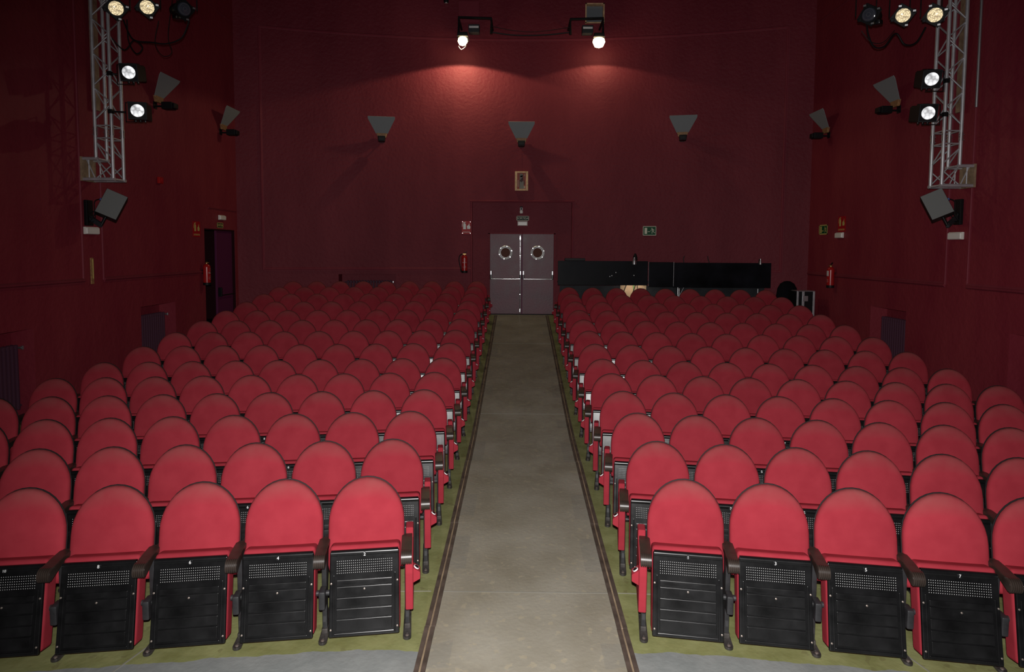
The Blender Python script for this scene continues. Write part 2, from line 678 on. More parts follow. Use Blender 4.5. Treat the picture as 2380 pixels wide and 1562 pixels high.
# aisle edge strips: two dark wooden battens with a metal line between, in lengths
for k, (xc, nm) in enumerate(((-0.680, 'trim_1'), (0.698, 'trim_2'))):
    root = bpy.data.objects.new(nm, None)
    COL.objects.link(root)
    struct(root)
    y0 = 1.0
    L_ = 1.72
    j = 0
    while y0 < 17.2:
        y1 = min(y0 + L_, 17.25)
        dx = random.uniform(-0.003, 0.003)
        for off, w, hh_, mm, nm2 in ((-0.0225, 0.030, 0.010, 'strip_wood', 'batten'), (0.0, 0.0125, 0.007, 'strip_brass', 'metal_strip'), (0.0225, 0.030, 0.010, 'strip_wood', 'batten')):
            m_ = MB()
            n = 4
            for q in range(n):
                ya = y0 + (y1 - 0.006 - y0) * q / n
                yb_ = y0 + (y1 - 0.006 - y0) * (q + 1) / n
                za, zb = fz(0, ya), fz(0, yb_)
                x = xc + off + dx
                vv = []
                for (yy, zz) in ((ya, za), (yb_, zb)):
                    vv += [(x - w / 2, yy, zz - 0.01), (x + w / 2, yy, zz - 0.01), (x + w / 2, yy, zz + hh_), (x - w / 2, yy, zz + hh_)]
                m_.add(vv, [(0, 1, 2, 3), (4, 7, 6, 5), (0, 4, 5, 1), (1, 5, 6, 2), (2, 6, 7, 3), (3, 7, 4, 0)])
            m_.build(nm2, mm, root, smooth=False)
        y0 = y1
        j += 1


# ------------------------------------------------------------------ walls
def holed_wall(name, mapf, us, zs, holes, m):
    """mapf(u, z, depth) -> point; holes: (u0, u1, z0, z1, depth, capped)"""
    us = sorted(set([round(u, 4) for u in us] + [round(h[0], 4) for h in holes] + [round(h[1], 4) for h in holes]))
    zs = sorted(set([round(z, 4) for z in zs] + [round(h[2], 4) for h in holes] + [round(h[3], 4) for h in holes]))
    mb = MB()

    def inh(u, z):
        for h in holes:
            if h[0] < u < h[1] and h[2] < z < h[3]:
                return h
        return None

    def quad(a, b, c, d):
        mb.add([a, b, c, d], [(0, 1, 2, 3)])
    for i in range(len(us) - 1):
        for j in range(len(zs) - 1):
            u0, u1, z0, z1 = us[i], us[i + 1], zs[j], zs[j + 1]
            h = inh((u0 + u1) / 2, (z0 + z1) / 2)
            if not h:
                quad(mapf(u0, z0, 0), mapf(u1, z0, 0), mapf(u1, z1, 0), mapf(u0, z1, 0))
            elif h[5]:
                quad(mapf(u0, z0, h[4]), mapf(u1, z0, h[4]), mapf(u1, z1, h[4]), mapf(u0, z1, h[4]))
    for h in holes:
        uu = [u for u in us if h[0] - 1e-6 <= u <= h[1] + 1e-6]
        for z in (h[2], h[3]):
            for a, b in zip(uu, uu[1:]):
                quad(mapf(a, z, 0), mapf(b, z, 0), mapf(b, z, h[4]), mapf(a, z, h[4]))
        for u in (h[0], h[1]):
            quad(mapf(u, h[2], 0), mapf(u, h[3], 0), mapf(u, h[3], h[4]), mapf(u, h[2], h[4]))
    me = bpy.data.meshes.new(name)
    me.from_pydata([tuple(v) for v in mb.v], [], mb.f)
    bm = bmesh.new()
    bm.from_mesh(me)
    bmesh.ops.remove_doubles(bm, verts=bm.verts, dist=1e-4)
    bmesh.ops.recalc_face_normals(bm, faces=bm.faces)
    bm.to_mesh(me)
    bm.free()
    me.polygons.foreach_set('use_smooth', [True] * len(me.polygons))
    me.set_sharp_from_angle(angle=math.radians(30))
    me.materials.append(MATS[m])
    return struct(link(name, me))


ZT = 9.6
US = [-WX + 2 * WX * i / 40 for i in range(41)]
back_holes = [
    (-1.33, 1.35, 0.5, 3.88, 0.16, True),          # recess round the exit door
    (-4.83, -3.36, 0.60, 1.93, 0.34, True),        # radiator niche
    (1.64, 2.14, 8.56, 9.07, 0.30, True),          # projection window
]
holed_wall('wall_back', lambda u, z, d: (u, yb(u) + d, z), US, [-0.3, 2, 4, 6, 8, ZT], back_holes, 'wall_paint')

rad_l = [(8.10, 9.30, 0.05, 1.42, 0.34, True), (11.98, 13.20, 0.15, 1.49, 0.34, True)]
rad_r = [(8.20, 9.50, 0.05, 1.42, 0.34, True), (12.05, 13.26, 0.15, 1.49, 0.34, True)]
YS_ = [-1 + i for i in range(18)] + [YC]
holed_wall('wall_left', lambda u, z, d: (-WX - d, u, z), YS_, [-0.3, 2, 4, 6, 8, ZT],
           rad_l + [(14.50, 16.06, 0.3, 3.05, 0.26, False)], 'side_paint')
holed_wall('wall_right', lambda u, z, d: (WX + d, u, z), YS_, [-0.3, 2, 4, 6, 8, ZT], rad_r, 'side_paint')
m_ = MB()
m_.box((0, 8.25, ZT + 0.1), (14.9, 18.9, 0.2))
struct(m_.build('ceiling', 'ceiling', smooth=False))
# corridor behind the side door
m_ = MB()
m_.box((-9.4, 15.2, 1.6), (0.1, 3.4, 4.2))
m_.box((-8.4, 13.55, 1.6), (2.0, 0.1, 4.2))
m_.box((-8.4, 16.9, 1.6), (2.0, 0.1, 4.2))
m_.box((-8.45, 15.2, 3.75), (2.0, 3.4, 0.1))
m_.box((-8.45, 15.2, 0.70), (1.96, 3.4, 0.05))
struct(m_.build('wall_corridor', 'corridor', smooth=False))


def moulding(name, pts, w, d, normal, parent=None):
    """profiled strip along pts; normal(p) points into the room"""
    mb = MB()
    prof = [(-w / 2, 0.0), (-w / 2, d * 0.45), (-w * 0.2, d * 0.55), (0.0, d), (w * 0.25, d), (w / 2, d * 0.4), (w / 2, 0.0)]
    n = len(prof)
    vv = []
    for i, p in enumerate(pts):
        p = Vector(p)
        t = (Vector(pts[min(i + 1, len(pts) - 1)]) - Vector(pts[max(i - 1, 0)])).normalized()
        nn = normal(p)
        side = nn.cross(t)
        for a, b in prof:
            vv.append(p + side * a + nn * (b - 0.004))
    ff = []
    for i in range(len(pts) - 1):
        for k in range(n):
            ff.append((i * n + k, i * n + (k + 1) % n, (i + 1) * n + (k + 1) % n, (i + 1) * n + k))
    ff += [tuple(range(n))[::-1], tuple(range((len(pts) - 1) * n, len(pts) * n))]
    mb.add(vv, ff)
    return mb.build(name, 'trim_paint', parent, angle=25)


def arc(x0, x1, z, n=24):
    return [(x0 + (x1 - x0) * i / n, yb(x0 + (x1 - x0) * i / n), z) for i in range(n + 1)]


nb = lambda p: Vector((-p.x, -(p.y - (YB - RB)), 0)).normalized()
T = [3]


def trim(pts, w, d, normal):
    o = struct(moulding('trim_%d' % T[0], pts, w, d, normal))
    T[0] += 1
    return o


trim(arc(-6.62, 6.60, 8.16, 40), 0.07, 0.035, nb)                    # top of the big panel
trim([(-6.62, yb(-6.62), z) for z in (2.05, 5, 8.16)], 0.07, 0.03, nb)
trim([(6.60, yb(6.60), z) for z in (2.05, 5, 8.16)], 0.07, 0.03, nb)
trim(arc(-6.62, -1.36, 2.07), 0.07, 0.03, nb)
trim(arc(1.38, 6.60, 2.07), 0.07, 0.03, nb)
trim(arc(-1.40, 1.42, 3.90), 0.05, 0.05, nb)                         # lintel of the door recess
trim([(-1.36, yb(1.36), z) for z in (0.8, 2.3, 3.88)], 0.04, 0.02, nb)
trim([(1.38, yb(1.36), z) for z in (0.8, 2.3, 3.88)], 0.04, 0.02, nb)
for sx in (-1, 1):
    ns = (lambda s: (lambda p: Vector((-s, 0, 0))))(sx)
    X_ = sx * WX
    py0, py1 = (10.42, 10.93) if sx < 0 else (10.44, 10.98)
    trim([(X_, y, 2.06) for y in (3.0, 7.0, py0)], 0.09, 0.045, ns)
    trim([(X_, y, 2.06) for y in (py1, 12.5, 14.30 if sx < 0 else YC - 0.05)], 0.09, 0.045, ns)
    trim([(X_, y, 8.16) for y in (3.0, 9.0, YC - 0.2)], 0.06, 0.03, ns)
    trim([(X_, py0, z) for z in (2.06, 5.0, 8.16)], 0.05, 0.025, ns)
    trim([(X_, py1, z) for z in (2.06, 5.0, 8.16)], 0.05, 0.025, ns)
trim([(-WX, y, 3.52) for y in (14.7, 15.4, 16.15)], 0.04, 0.03, lambda p: Vector((1, 0, 0)))

# ------------------------------------------------------------------ exit door (double leaf, portholes)
YD = yb(0) + 0.16        # face of the recess
door = bpy.data.objects.new('door_1', None)
door.location = (0.01, YD, 0.82)
COL.objects.link(door)
struct(door)
m_ = MB()
for x in (-0.895, 0.895):
    m_.box((x, -0.02, 1.11), (0.04, 0.06, 2.24))
m_.box((0, -0.02, 2.225), (1.83, 0.06, 0.04))
m_.build('door_frame', 'wall_paint', door, smooth=False)
m_ = MB()
m_.box((0, -0.04, 0.008), (1.80, 0.10, 0.016))
m_.build('threshold', 'black', door, smooth=False)
for s, x0, x1 in ((-1, -0.872, 0.0), (1, 0.012, 0.872)):
    xc = (x0 + x1) / 2
    m_ = MB()
    m_.rbox((xc, -0.022, 1.115), (x1 - x0 - 0.006, 0.045, 2.19), 0.004, seg=1)
    leaf = m_.build('door_leaf', 'door_paint', door)
    xp = -0.445 if s < 0 else 0.43
    R0 = Matrix.Translation((xp, -0.045, 1.70)) @ Matrix.Rotation(math.radians(90), 4, 'X')
    m_ = MB()
    m_.lathe([(0.128, -0.004), (0.150, 0.014), (0.178, 0.018), (0.192, 0.006), (0.192, -0.004)], 32, R0)
    m_.build('porthole_ring', 'porthole_metal', leaf)
    m_ = MB()
    m_.lathe([(0.126, 0.0), (0.126, 0.004)], 32, R0)
    m_.build('porthole_glass', 'porthole_glass', leaf)
    for a in range(6):
        m_ = MB()
        t = a * math.pi / 3 + 0.3
        m_.lathe([(0.013, 0.012), (0.011, 0.024)], 8, R0 @ Matrix.Translation((0.176 * math.cos(t), 0.176 * math.sin(t), 0)))
        m_.build('porthole_bolt', 'chrome', leaf)
    m_ = MB()
    m_.cyl((x0 + 0.04, -0.115, 0.985), (x1 - 0.04, -0.115, 0.985), 0.014)
    m_.build('push_bar', 'chrome', leaf)
    for xx in (x0 + 0.035, x1 - 0.035):
        m_ = MB()
        m_.rbox((xx, -0.085, 1.09), (0.052, 0.085, 0.24), 0.012)
        m_.build('lock_case', 'black_gloss', leaf)
        m_ = MB()
        m_.box((xx, -0.130, 1.15), (0.030, 0.006, 0.10))
        m_.build('case_plate', 'steel', leaf, smooth=False)
    if s < 0:
        m_ = MB()
        m_.cyl((-0.045, -0.066, 0.06), (-0.045, -0.066, 2.17), 0.012)
        for z in (0.12, 0.56, 1.62, 2.10):
            m_.rbox((-0.045, -0.060, z), (0.040, 0.05, 0.09 if z < 0.2 or z > 2 else 0.03), 0.006)
        m_.build('latch_rod', 'chrome', leaf)
m_ = MB()
m_.box((0.012, -0.028, 1.10), (0.022, 0.05, 2.18))
m_.build('cover_strip', 'side_door', door, smooth=False)

# side door in the left wall: one leaf shut, one swung away into the dark corridor
door2 = bpy.data.objects.new('door_2', None)
door2.location = (-WX, 15.28, 0.75)
COL.objects.link(door2)
struct(door2)
m_ = MB()
m_.rbox((-0.10, 0.36, 1.15), (0.05, 0.82, 2.28), 0.005, seg=1)
lf = m_.build('door_leaf', 'side_door', door2)
m_ = MB()
m_.rbox((-0.03, 0.0, 0.80), (0.09, 0.05, 0.22), 0.012)
m_.cyl((0.0, 0.02, 0.72), (0.0, 0.70, 0.72), 0.014)
m_.build('push_bar', 'black', lf)
m_ = MB()
m_.rbox((-0.62, -0.70, 1.15), (0.74, 0.05, 2.26), 0.005, seg=1)
m_.build('door_leaf', 'side_door', door2)
m_ = MB()
m_.box((-0.13, -0.765, 1.15), (0.24, 0.03, 2.30))
m_.box((-0.13, 0.785, 1.15), (0.24, 0.03, 2.30))
m_.box((-0.13, 0.0, 2.285), (0.24, 1.56, 0.03))
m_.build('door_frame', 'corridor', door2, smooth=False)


# ------------------------------------------------------------------ radiators in the niches
def radiator(loc, rz, w, h, label):
    t = thing('radiator', label, 'radiator', loc, rz, 'radiators in wall niches')
    n = max(8, int(w / 0.075))
    m0 = MB()
    for q in (-0.05, 0.05):
        m0.rbox((0, q * 0.6, h / 2), (0.042, 0.045, h - 0.02), 0.012)
    m0.rbox((0, 0, 0.05), (0.060, 0.10, 0.06), 0.015)
    m0.rbox((0, 0, h - 0.05), (0.060, 0.10, 0.06), 0.015)
    me = m0.mesh('section', 'radiator')
    for i in range(n):
        o = link('section', me, t)
        o.location = (-w / 2 + (i + 0.5) * w / n, 0, 0)
    for z in (h - 0.06, 0.06):
        m1 = MB()
        m1.cyl((-w / 2 - 0.05, 0, z), (w / 2 + 0.05, 0, z), 0.016)
        m1.build('header_pipe', 'radiator', t)
    m2 = MB()
    m2.cyl((w / 2 + 0.03, 0, h - 0.06), (w / 2 + 0.03, -0.07, h - 0.06), 0.018)
    m2.rbox((w / 2 + 0.03, -0.08, h - 0.06), (0.03, 0.03, 0.06), 0.008)
    m2.build('valve', 'steel', t)
    return t


radiator((-WX - 0.22, 8.70, 0.22), math.radians(90), 1.05, 0.98, 'column radiator in the niche at the left edge, nearest the stage')
radiator((-WX - 0.22, 12.59, 0.46), math.radians(90), 1.05, 0.84, 'column radiator in the left wall niche below the wall sconce')
radiator((WX + 0.22, 8.85, 0.22), math.radians(-90), 1.10, 0.98, 'column radiator in the niche at the right edge, nearest the stage')
radiator((WX + 0.22, 12.65, 0.46), math.radians(-90), 1.05, 0.84, 'column radiator in the right wall niche behind the seats')
radiator((-4.10, yb(4.1) + 0.22, 0.95), math.radians(10.6), 1.20, 0.82, 'column radiator in the low niche of the back wall')

# ------------------------------------------------------------------ theatre seats
PITCHX, SEATROT = 0.57, 0.145
TAN = math.tan(math.radians(11))
ZTOP = 1.064


def outline(w, zb, ze, zt, n=18):
    pts = [(-w * 0.97, zb), (w * 0.97, zb)]
    pts += [(w, zb + (ze - zb) * q) for q in (0.12, 0.5)]
    for i in range(n + 1):
        t = math.pi * i / n
        pts.append((w * math.cos(t), ze + (zt - ze) * math.sin(t)))
    pts += [(-w, zb + (ze - zb) * q) for q in (0.5, 0.12)]
    return pts


def rings(w, layers, close_first, bulge):
    """stack of shrinking outlines: layers = (inset, y)"""
    base = outline(0.265, 0.45, 0.762, ZTOP)
    c = (0.0, 0.75)
    mb = MB()
    vv, ff = [], []
    n = len(base)
    for ins, y in layers:
        sx, sz = 1 - ins / 0.265, 1 - ins / 0.30
        for x, z in base:
            X, Z = c[0] + (x - c[0]) * sx, c[1] + (z - c[1]) * sz
            vv.append((X, y + (Z - ZTOP) * TAN, Z))
    for L in range(len(layers) - 1):
        for i in range(n):
            ff.append((L * n + i, L * n + (i + 1) % n, (L + 1) * n + (i + 1) % n, (L + 1) * n + i))
    k = len(vv)
    vv.append((0, bulge + (0.75 - ZTOP) * TAN, 0.75))
    o = (len(layers) - 1) * n
    for i in range(n):
        ff.append((o + i, o + (i + 1) % n, k))
    if close_first:
        ff.append(tuple(range(n)))
    mb.add(vv, ff)
    return mb


ME = {}
ME['backrest'] = rings(0.265, [(0.004, 0.0), (0.0, -0.012), (0.0, -0.030), (0.005, -0.042), (0.016, -0.052), (0.040, -0.060), (0.09, -0.066), (0.16, -0.070)], True, -0.072).mesh('backrest', 'fabric_back', angle=80)
ME['back_shell'] = rings(0.265, [(0.002, -0.002), (-0.002, -0.001), (-0.002, 0.005), (0.012, 0.018), (0.05, 0.030)], True, 0.036).mesh('back_shell', 'shell', angle=50)

# folded seat: frame from bottom (y=-.335, z=.085) to top (y=-.285, z=.60)
PB, PT = Vector((0, -0.388, 0.100)), Vector((0, -0.274, 0.640))
vdir = (PT - PB).normalized()
wdir = Vector((0, -vdir.z, vdir.y))            # outward, towards the viewer
xdir = Vector((1, 0, 0))
PLEN = (PT - PB).length
PF = Matrix.Translation(PB) @ Matrix((xdir, vdir, wdir)).transposed().to_4x4()   # local (x, v, w)
m_ = MB(PF)
poly = [(-0.236, 0.0), (0.236, 0.0), (0.232, PLEN), (-0.232, PLEN)]
m_.prism(poly, -0.030, 0.0, 'z', bevel=0.010)
m_.cyl((-0.226, PLEN - 0.012, -0.012), (0.226, PLEN - 0.012, -0.012), 0.021, n=14)
for x in (-0.205, 0.205):                       # raised side ribs and bottom rail
    m_.rbox((x, 0.205, 0.001), (0.012, 0.39, 0.010), 0.004)
m_.rbox((0, 0.022, 0.001), (0.40, 0.010, 0.010), 0.004)
ME['seat_pan'] = m_.mesh('seat_pan', 'plastic')
cuts = [0.180, 0.224, 0.296, 0.366, 0.433, 0.515]
PAN = []
for a, b in zip(cuts, cuts[1:]):
    mm = MB(PF)
    mm.rbox((0, PLEN - (a + b) / 2, 0.001), (0.372, (b - a) - 0.009, 0.012), 0.0045)
    PAN.append(mm)
PANME = [p.mesh('panel', 'plastic_rib') for p in PAN]
m_ = MB()
for p in PAN:
    m_.v, n0 = m_.v + p.v, len(m_.v)
    m_.f += [[i + n0 for i in f] for f in p.f]
ME['panel_field'] = m_.mesh('panel_field', 'plastic_rib')
m_ = MB(PF)
for j in range(6):
    for i in range(28):
        x, v = -0.183 + 0.366 * i / 27, PLEN - 0.062 - 0.0155 * j
        r = 0.0026
        m_.add([(x - r, v, 0.0004), (x, v - r, 0.0004), (x + r, v, 0.0004), (x, v + r, 0.0004), (x, v, 0.0016)], [(0, 1, 4), (1, 2, 4), (2, 3, 4), (3, 0, 4)])
ME['perforation'] = m_.mesh('perforation', 'dot', smooth=False)
m_ = MB(PF)
for x, v in ((-0.221, PLEN - 0.205), (0.221, PLEN - 0.205), (-0.221, 0.05), (0.221, 0.05), (0.0, 0.305)):
    m_.lathe([(0.0065, 0.0), (0.0065, 0.003), (0.003, 0.0045)], 8, Matrix.Translation((x, v, 0.001 if x else 0.007)))
ME['screw'] = m_.mesh('screw', 'bolt')
BADGE = PF @ Matrix.Translation((0, PLEN - 0.022, 0.0095))
m_ = MB(BADGE)
m_.lathe([(0.016, -0.004), (0.016, 0.0015), (0.0145, 0.003)], 14)
ME['number_badge'] = m_.mesh('number_badge', 'black_gloss')
# cushion behind the pan
m_ = MB(PF)
m_.rbox((0, PLEN / 2 + 0.018, -0.092), (0.478, PLEN + 0.030, 0.135), 0.026, seg=3)
ME['seat_cushion'] = m_.mesh('seat_cushion', 'fabric', angle=60)


def arm_profile(g):
    p = [(-0.10, 0.602), (-0.10, 0.634), (-0.22, 0.632), (-0.34, 0.623)]
    c = (-0.352, 0.579)
    r = 0.044 + g
    for i in range(9):
        t = math.radians(80 + 165 * i / 8)
        p.append((c[0] + r * math.cos(t), c[1] + r * math.sin(t)))
    p += [(-0.33, 0.556), (-0.22, 0.596)]
    return p


m_ = MB()
m_.prism(arm_profile(-0.003), -0.037, 0.037, 'x', bevel=0.004)
for i in range(6):
    x = -0.031 + 0.0124 * i
    c = (-0.352, 0.579)
    pr = []
    for rr in (0.0475, 0.034):
        seq = range(9) if rr > 0.04 else range(8, -1, -1)
        for q in seq:
            t = math.radians(70 + 160 * q / 8)
            pr.append((c[0] + rr * math.cos(t), c[1] + rr * math.sin(t)))
    m_.prism(pr, x - 0.0045, x + 0.0045, 'x')
m_.v = [v + Vector((0, 0, 0.033)) for v in m_.v]
ME['armrest'] = m_.mesh('armrest', 'arm', angle=35)
m_ = MB()
m_.rbox((0, -0.165, 0.325), (0.034, 0.055, 0.65), 0.006)
m_.prism([(-0.20, 0.10), (-0.13, 0.10), (-0.02, 0.58), (-0.02, 0.65), (-0.09, 0.65)], -0.010, 0.010, 'x')
ME['support_post'] = m_.mesh('support_post', 'post')
m_ = MB()
pl = []
for i in range(9):
    t = math.pi * (1 + i / 8)
    pl.append((0.029 * math.cos(t), -0.25 + 0.029 * math.sin(t)))
pl += [(0.024, 0.24), (-0.024, 0.24)]
m_.prism(pl, 0.0, 0.020, 'z', bevel=0.004)
m_.rbox((0, -0.205, 0.022), (0.010, 0.05, 0.010), 0.003)
m_.rbox((0, -0.125, 0.030), (0.044, 0.08, 0.045), 0.008)
ME['foot'] = m_.mesh('foot', 'foot')
m_ = MB()
m_.lathe([(0.012, 0.018), (0.012, 0.025), (0.006, 0.029)], 8, Matrix.Translation((0, -0.252, 0)))
ME['bolt'] = m_.mesh('bolt', 'bolt')
m_ = MB()
m_.rbox((0, -0.255, 0.305), (0.046, 0.10, 0.130), 0.012)
m_.cyl((-0.044, -0.245, 0.335), (0.044, -0.245, 0.335), 0.020, n=10)
ME['hinge_cover'] = m_.mesh('hinge_cover', 'post')
for s in (1, -1):           # s=+1: aisle on the seat's -x side
    m_ = MB()
    pf = [(-0.335, 0.225), (-0.360, 0.50), (-0.345, 0.580), (-0.10, 0.636), (-0.095, 0.705), (0.02, 0.705), (0.05, 0.225)]
    x0, x1 = sorted((-s * 0.275, -s * 0.330))
    m_.prism(pf, x0, x1, 'x', bevel=0.010)
    ME['side_panel', s] = m_.mesh('side_panel', 'fabric', angle=50)
    m_ = MB()
    bx = [(-s * 0.322, 0.412), (-s * 0.378, 0.442), (-s * 0.378, 0.490), (-s * 0.322, 0.528)]
    m_.prism(bx, -0.335, -0.245, 'y', bevel=0.006)
    ME['badge_box', s] = m_.mesh('badge_box', 'fabric', angle=50)
    nrm = Vector((-s * 0.038, -0.0, 0.056)).normalized()
    Q = nrm.to_track_quat('Z', 'Y').to_matrix().to_4x4()
    Mb = Matrix.Translation(Vector((-s * 0.352, -0.298, 0.5115))) @ Q @ Matrix.Diagonal((1, 1.0, 1, 1))
    m_ = MB(Mb)
    m_.lathe([(0.020, -0.003), (0.020, 0.004), (0.0165, 0.004)], 18)
    ME['row_badge', s] = m_.mesh('row_badge', 'white')
    m_ = MB(Mb)
    m_.lathe([(0.0160, 0.0), (0.0160, 0.0055)], 16)
    ME['badge_face', s] = m_.mesh('badge_face', 'black_gloss')

DIG = {}


def digit(n):
    if n not in DIG:
        DIG[n] = text_mesh(str(n), 0.030 if n < 10 else 0.024, 'white')
    return DIG[n]


ORD = ['first', 'second', 'third', 'fourth', 'fifth', 'sixth', 'seventh', 'eighth', 'ninth', 'tenth', 'eleventh', 'twelfth', 'thirteenth', 'fourteenth']
slope = [math.atan2(HK[min(k + 1, 13)] - HK[max(k - 1, 0)], DK[min(k + 1, 13)] - DK[max(k - 1, 0)]) for k in range(NROW)]


def seat(side, k, i):
    """side +1 right block, -1 left block; k row, i seat from the aisle"""
    x = side * (XS0 + PITCHX * math.cos(ROWANG) * i)
    y = DK[k] - PITCHX * math.sin(ROWANG) * i
    blk = 'right' if side > 0 else 'left'
    num = (1 if side > 0 else 2) + 2 * i
    if i == 0:
        lab = 'red folding theatre seat beside the aisle in the %s row of the %s block' % (ORD[k], blk)
    else:
        lab = 'red folding theatre seat, %s from the aisle in the %s row of the %s block' % (ORD[i], ORD[k], blk)
    t = thing('theatre_seat', lab, 'seat', (x, y, HK[k]), -side * SEATROT + random.uniform(-0.008, 0.008),
              'red seats of the %s block' % blk)
    P = lambda nm, par, key=None, loc=None, rx=0.0: _p(nm, par, ME[key or nm], loc, rx)
    b = P('backrest', t)
    P('back_shell', b)
    P('seat_cushion', t)
    pan = P('seat_pan', t)
    detailed = k <= 1 or (i <= 1 and k <= 7)
    if detailed:
        for me in PANME:
            _p('panel', pan, me, None)
    else:
        P('panel_field', pan)['kind'] = 'stuff'
    if k <= 7:
        P('perforation', pan)['kind'] = 'stuff'
        P('screw', pan)['kind'] = 'stuff'
        P('number_badge', pan)
        d = link('number', digit(num), pan)
        d.matrix_local = BADGE @ Matrix.Translation((0, 0, 0.0035))
    # shared stanchion on the aisle side; the last seat of a row closes it on the far side
    xs_ = [-side * 0.285] + ([side * 0.285] if i == 8 else [])
    for q, ax in enumerate(xs_):
        P('armrest', t, None, (ax, 0, 0))
        P('support_post', t, None, (ax, 0, 0))
        f = P('foot', t, None, (ax, -0.04, 0.0), slope[k])
        P('bolt', f)
        if not (i == 0 and q == 0):
            P('hinge_cover', t, None, (ax, 0, 0))
    if i == 0:
        sp = _p('side_panel', t, ME['side_panel', side], None)
        _p('badge_box', sp, ME['badge_box', side], None)
        _p('row_badge', sp, ME['row_badge', side], None)
        _p('badge_face', sp, ME['badge_face', side], None)
    return t


def _p(nm, par, me, loc=None, rx=0.0):
    o = link(nm, me, par)
    if loc:
        o.location = loc
    if rx:
        o.rotation_euler = (rx, 0, 0)
    return o


for k in range(NROW):
    for side in (-1, 1):
        if side > 0 and k == 13:
            continue
        for i in range(9):
            seat(side, k, i)


# ------------------------------------------------------------------ trusses
def truss(sx, X_in, X_out, Y0, Y1, ztop_in, zlow, label):
    """four-chord truss standing out from the wall: inner chords end on the upper arm, outer ones on the lower"""
    t = thing('lighting_truss', label, 'truss', (sx * WX, Y0, zlow))
    O = Vector((sx * WX, Y0, zlow))

    def C(p, q, r, nm, m='alu', n=14):
        m_ = MB()
        m_.cyl(Vector(p) - O, Vector(q) - O, r, n=n)
        return m_.build(nm, m, t)
    ZE = ZT - 0.05
    R = 0.027
    W = sx * (WX - 0.06)
    for Y in (Y0, Y1):
        C((sx * X_in, Y, ztop_in), (sx * X_in, Y, ZE), R, 'chord')
        C((sx * X_out, Y, zlow), (sx * X_out, Y, ZE), R, 'chord')
        C((W, Y, ztop_in), (sx * (X_in - 0.03), Y, ztop_in), R, 'chord')
        C((W, Y, zlow), (sx * (X_out - 0.03), Y, zlow), R, 'chord')
    rb = 0.011
    step = 0.272
    z = zlow + 0.95
    corners = [((sx * X_in, Y0), (sx * X_out, Y0)), ((sx * X_in, Y1), (sx * X_out, Y1)), ((sx * X_in, Y0), (sx * X_in, Y1)), ((sx * X_out, Y0), (sx * X_out, Y1))]
    for fi, (a, b) in enumerate(corners):
        zz, flip = z + (0 if fi % 2 == 0 else 0.03), fi % 2 == 0
        while zz + step < ZE:
            p, q = (a, b) if flip else (b, a)
            C((*p, zz), (*q, zz + step - 0.03), rb, 'brace', n=8)
            zz += step
            flip = not flip
        for zc in (zlow + 0.66, zlow + 0.86):
            C((*a, zc), (*b, zc), rb, 'brace', n=8)
        # knee brace in the corner block
        C((*a, zlow + 0.60), (*b, zlow + 0.34), rb, 'brace', n=8)
    for Y in (Y0, Y1):
        xm = (X_in + X_out) / 2
        C((sx * (WX - 0.12), Y, ztop_in), (sx * (X_in + 0.02), Y, zlow), rb, 'brace', n=8)
        C((sx * X_in, Y, ztop_in), (sx * X_out, Y, zlow + 0.02), rb, 'brace', n=8)
        C((sx * (X_in + 0.12), Y, ztop_in), (sx * (X_in + 0.12), Y, zlow), rb, 'brace', n=8)
        C((sx * (X_in + 0.02), Y, zlow), (sx * X_out, Y, zlow + 0.24), rb, 'brace', n=8)
    C((sx * (X_in + 0.0), Y0, zlow), (sx * (X_in + 0.0), Y1, zlow), rb, 'brace', n=8)
    C((sx * X_out, Y0, zlow), (sx * X_out, Y1, zlow), 0.02, 'brace', n=10)
    C((sx * X_in, Y0, ztop_in), (sx * X_in, Y1, ztop_in), 0.02, 'brace', n=10)
    for a in (X_in, X_out):
        for Y in (Y0, Y1):
            m_ = MB()
            m_.cyl(Vector((sx * a, Y, zlow + 0.70)) - O, Vector((sx * a, Y, zlow + 0.83)) - O, 0.033, n=14)
            for dz in (0.715, 0.80):
                m_.cyl(Vector((sx * a - 0.045, Y - 0.01, zlow + dz)) - O, Vector((sx * a + 0.045, Y - 0.01, zlow + dz)) - O, 0.007, n=6)
            m_.build('coupler', 'steel', t)
    m_ = MB()
    m_.box(Vector((sx * (WX - 0.048), (Y0 + Y1) / 2, (zlow + ztop_in) / 2)) - O, (0.035, Y1 - Y0 + 0.06, ztop_in - zlow + 0.06))
    m_.build('wall_plate', 'plywood', t, smooth=False)
    m_ = MB()
    m_.box(Vector((sx * (WX - 0.05), (Y0 + Y1) / 2 + 0.26, 7.2)) - O, (0.04, 0.16, 4.6))
    m_.build('backing_board', 'plywood', t, smooth=False)
    if sx > 0:
        m_ = MB()
        m_.cyl(Vector((WX - 0.05, Y0 + 0.02, 4.9)) - O, Vector((WX - 0.05, Y0 + 0.02, ZE)) - O, 0.022)
        m_.build('conduit', 'steel', t)
    return t


truss(-1, 6.92, 6.65, 10.42, 10.70, 4.05, 3.72, 'aluminium lighting truss on the left wall')
truss(1, 6.92, 6.65, 10.36, 10.64, 3.98, 3.67, 'aluminium lighting truss on the right wall')


# ------------------------------------------------------------------ stage lamps
def face_mat(loc, target):
    d = (Vector(target) - Vector(loc)).normalized()
    z = Vector((0, 0, 1))
    x = d.cross(z).normalized()          # lamp's local: -Y is the beam
    u = x.cross(d)
    return Matrix.Translation(loc) @ Matrix((-x, -d, u)).transposed().to_4x4()


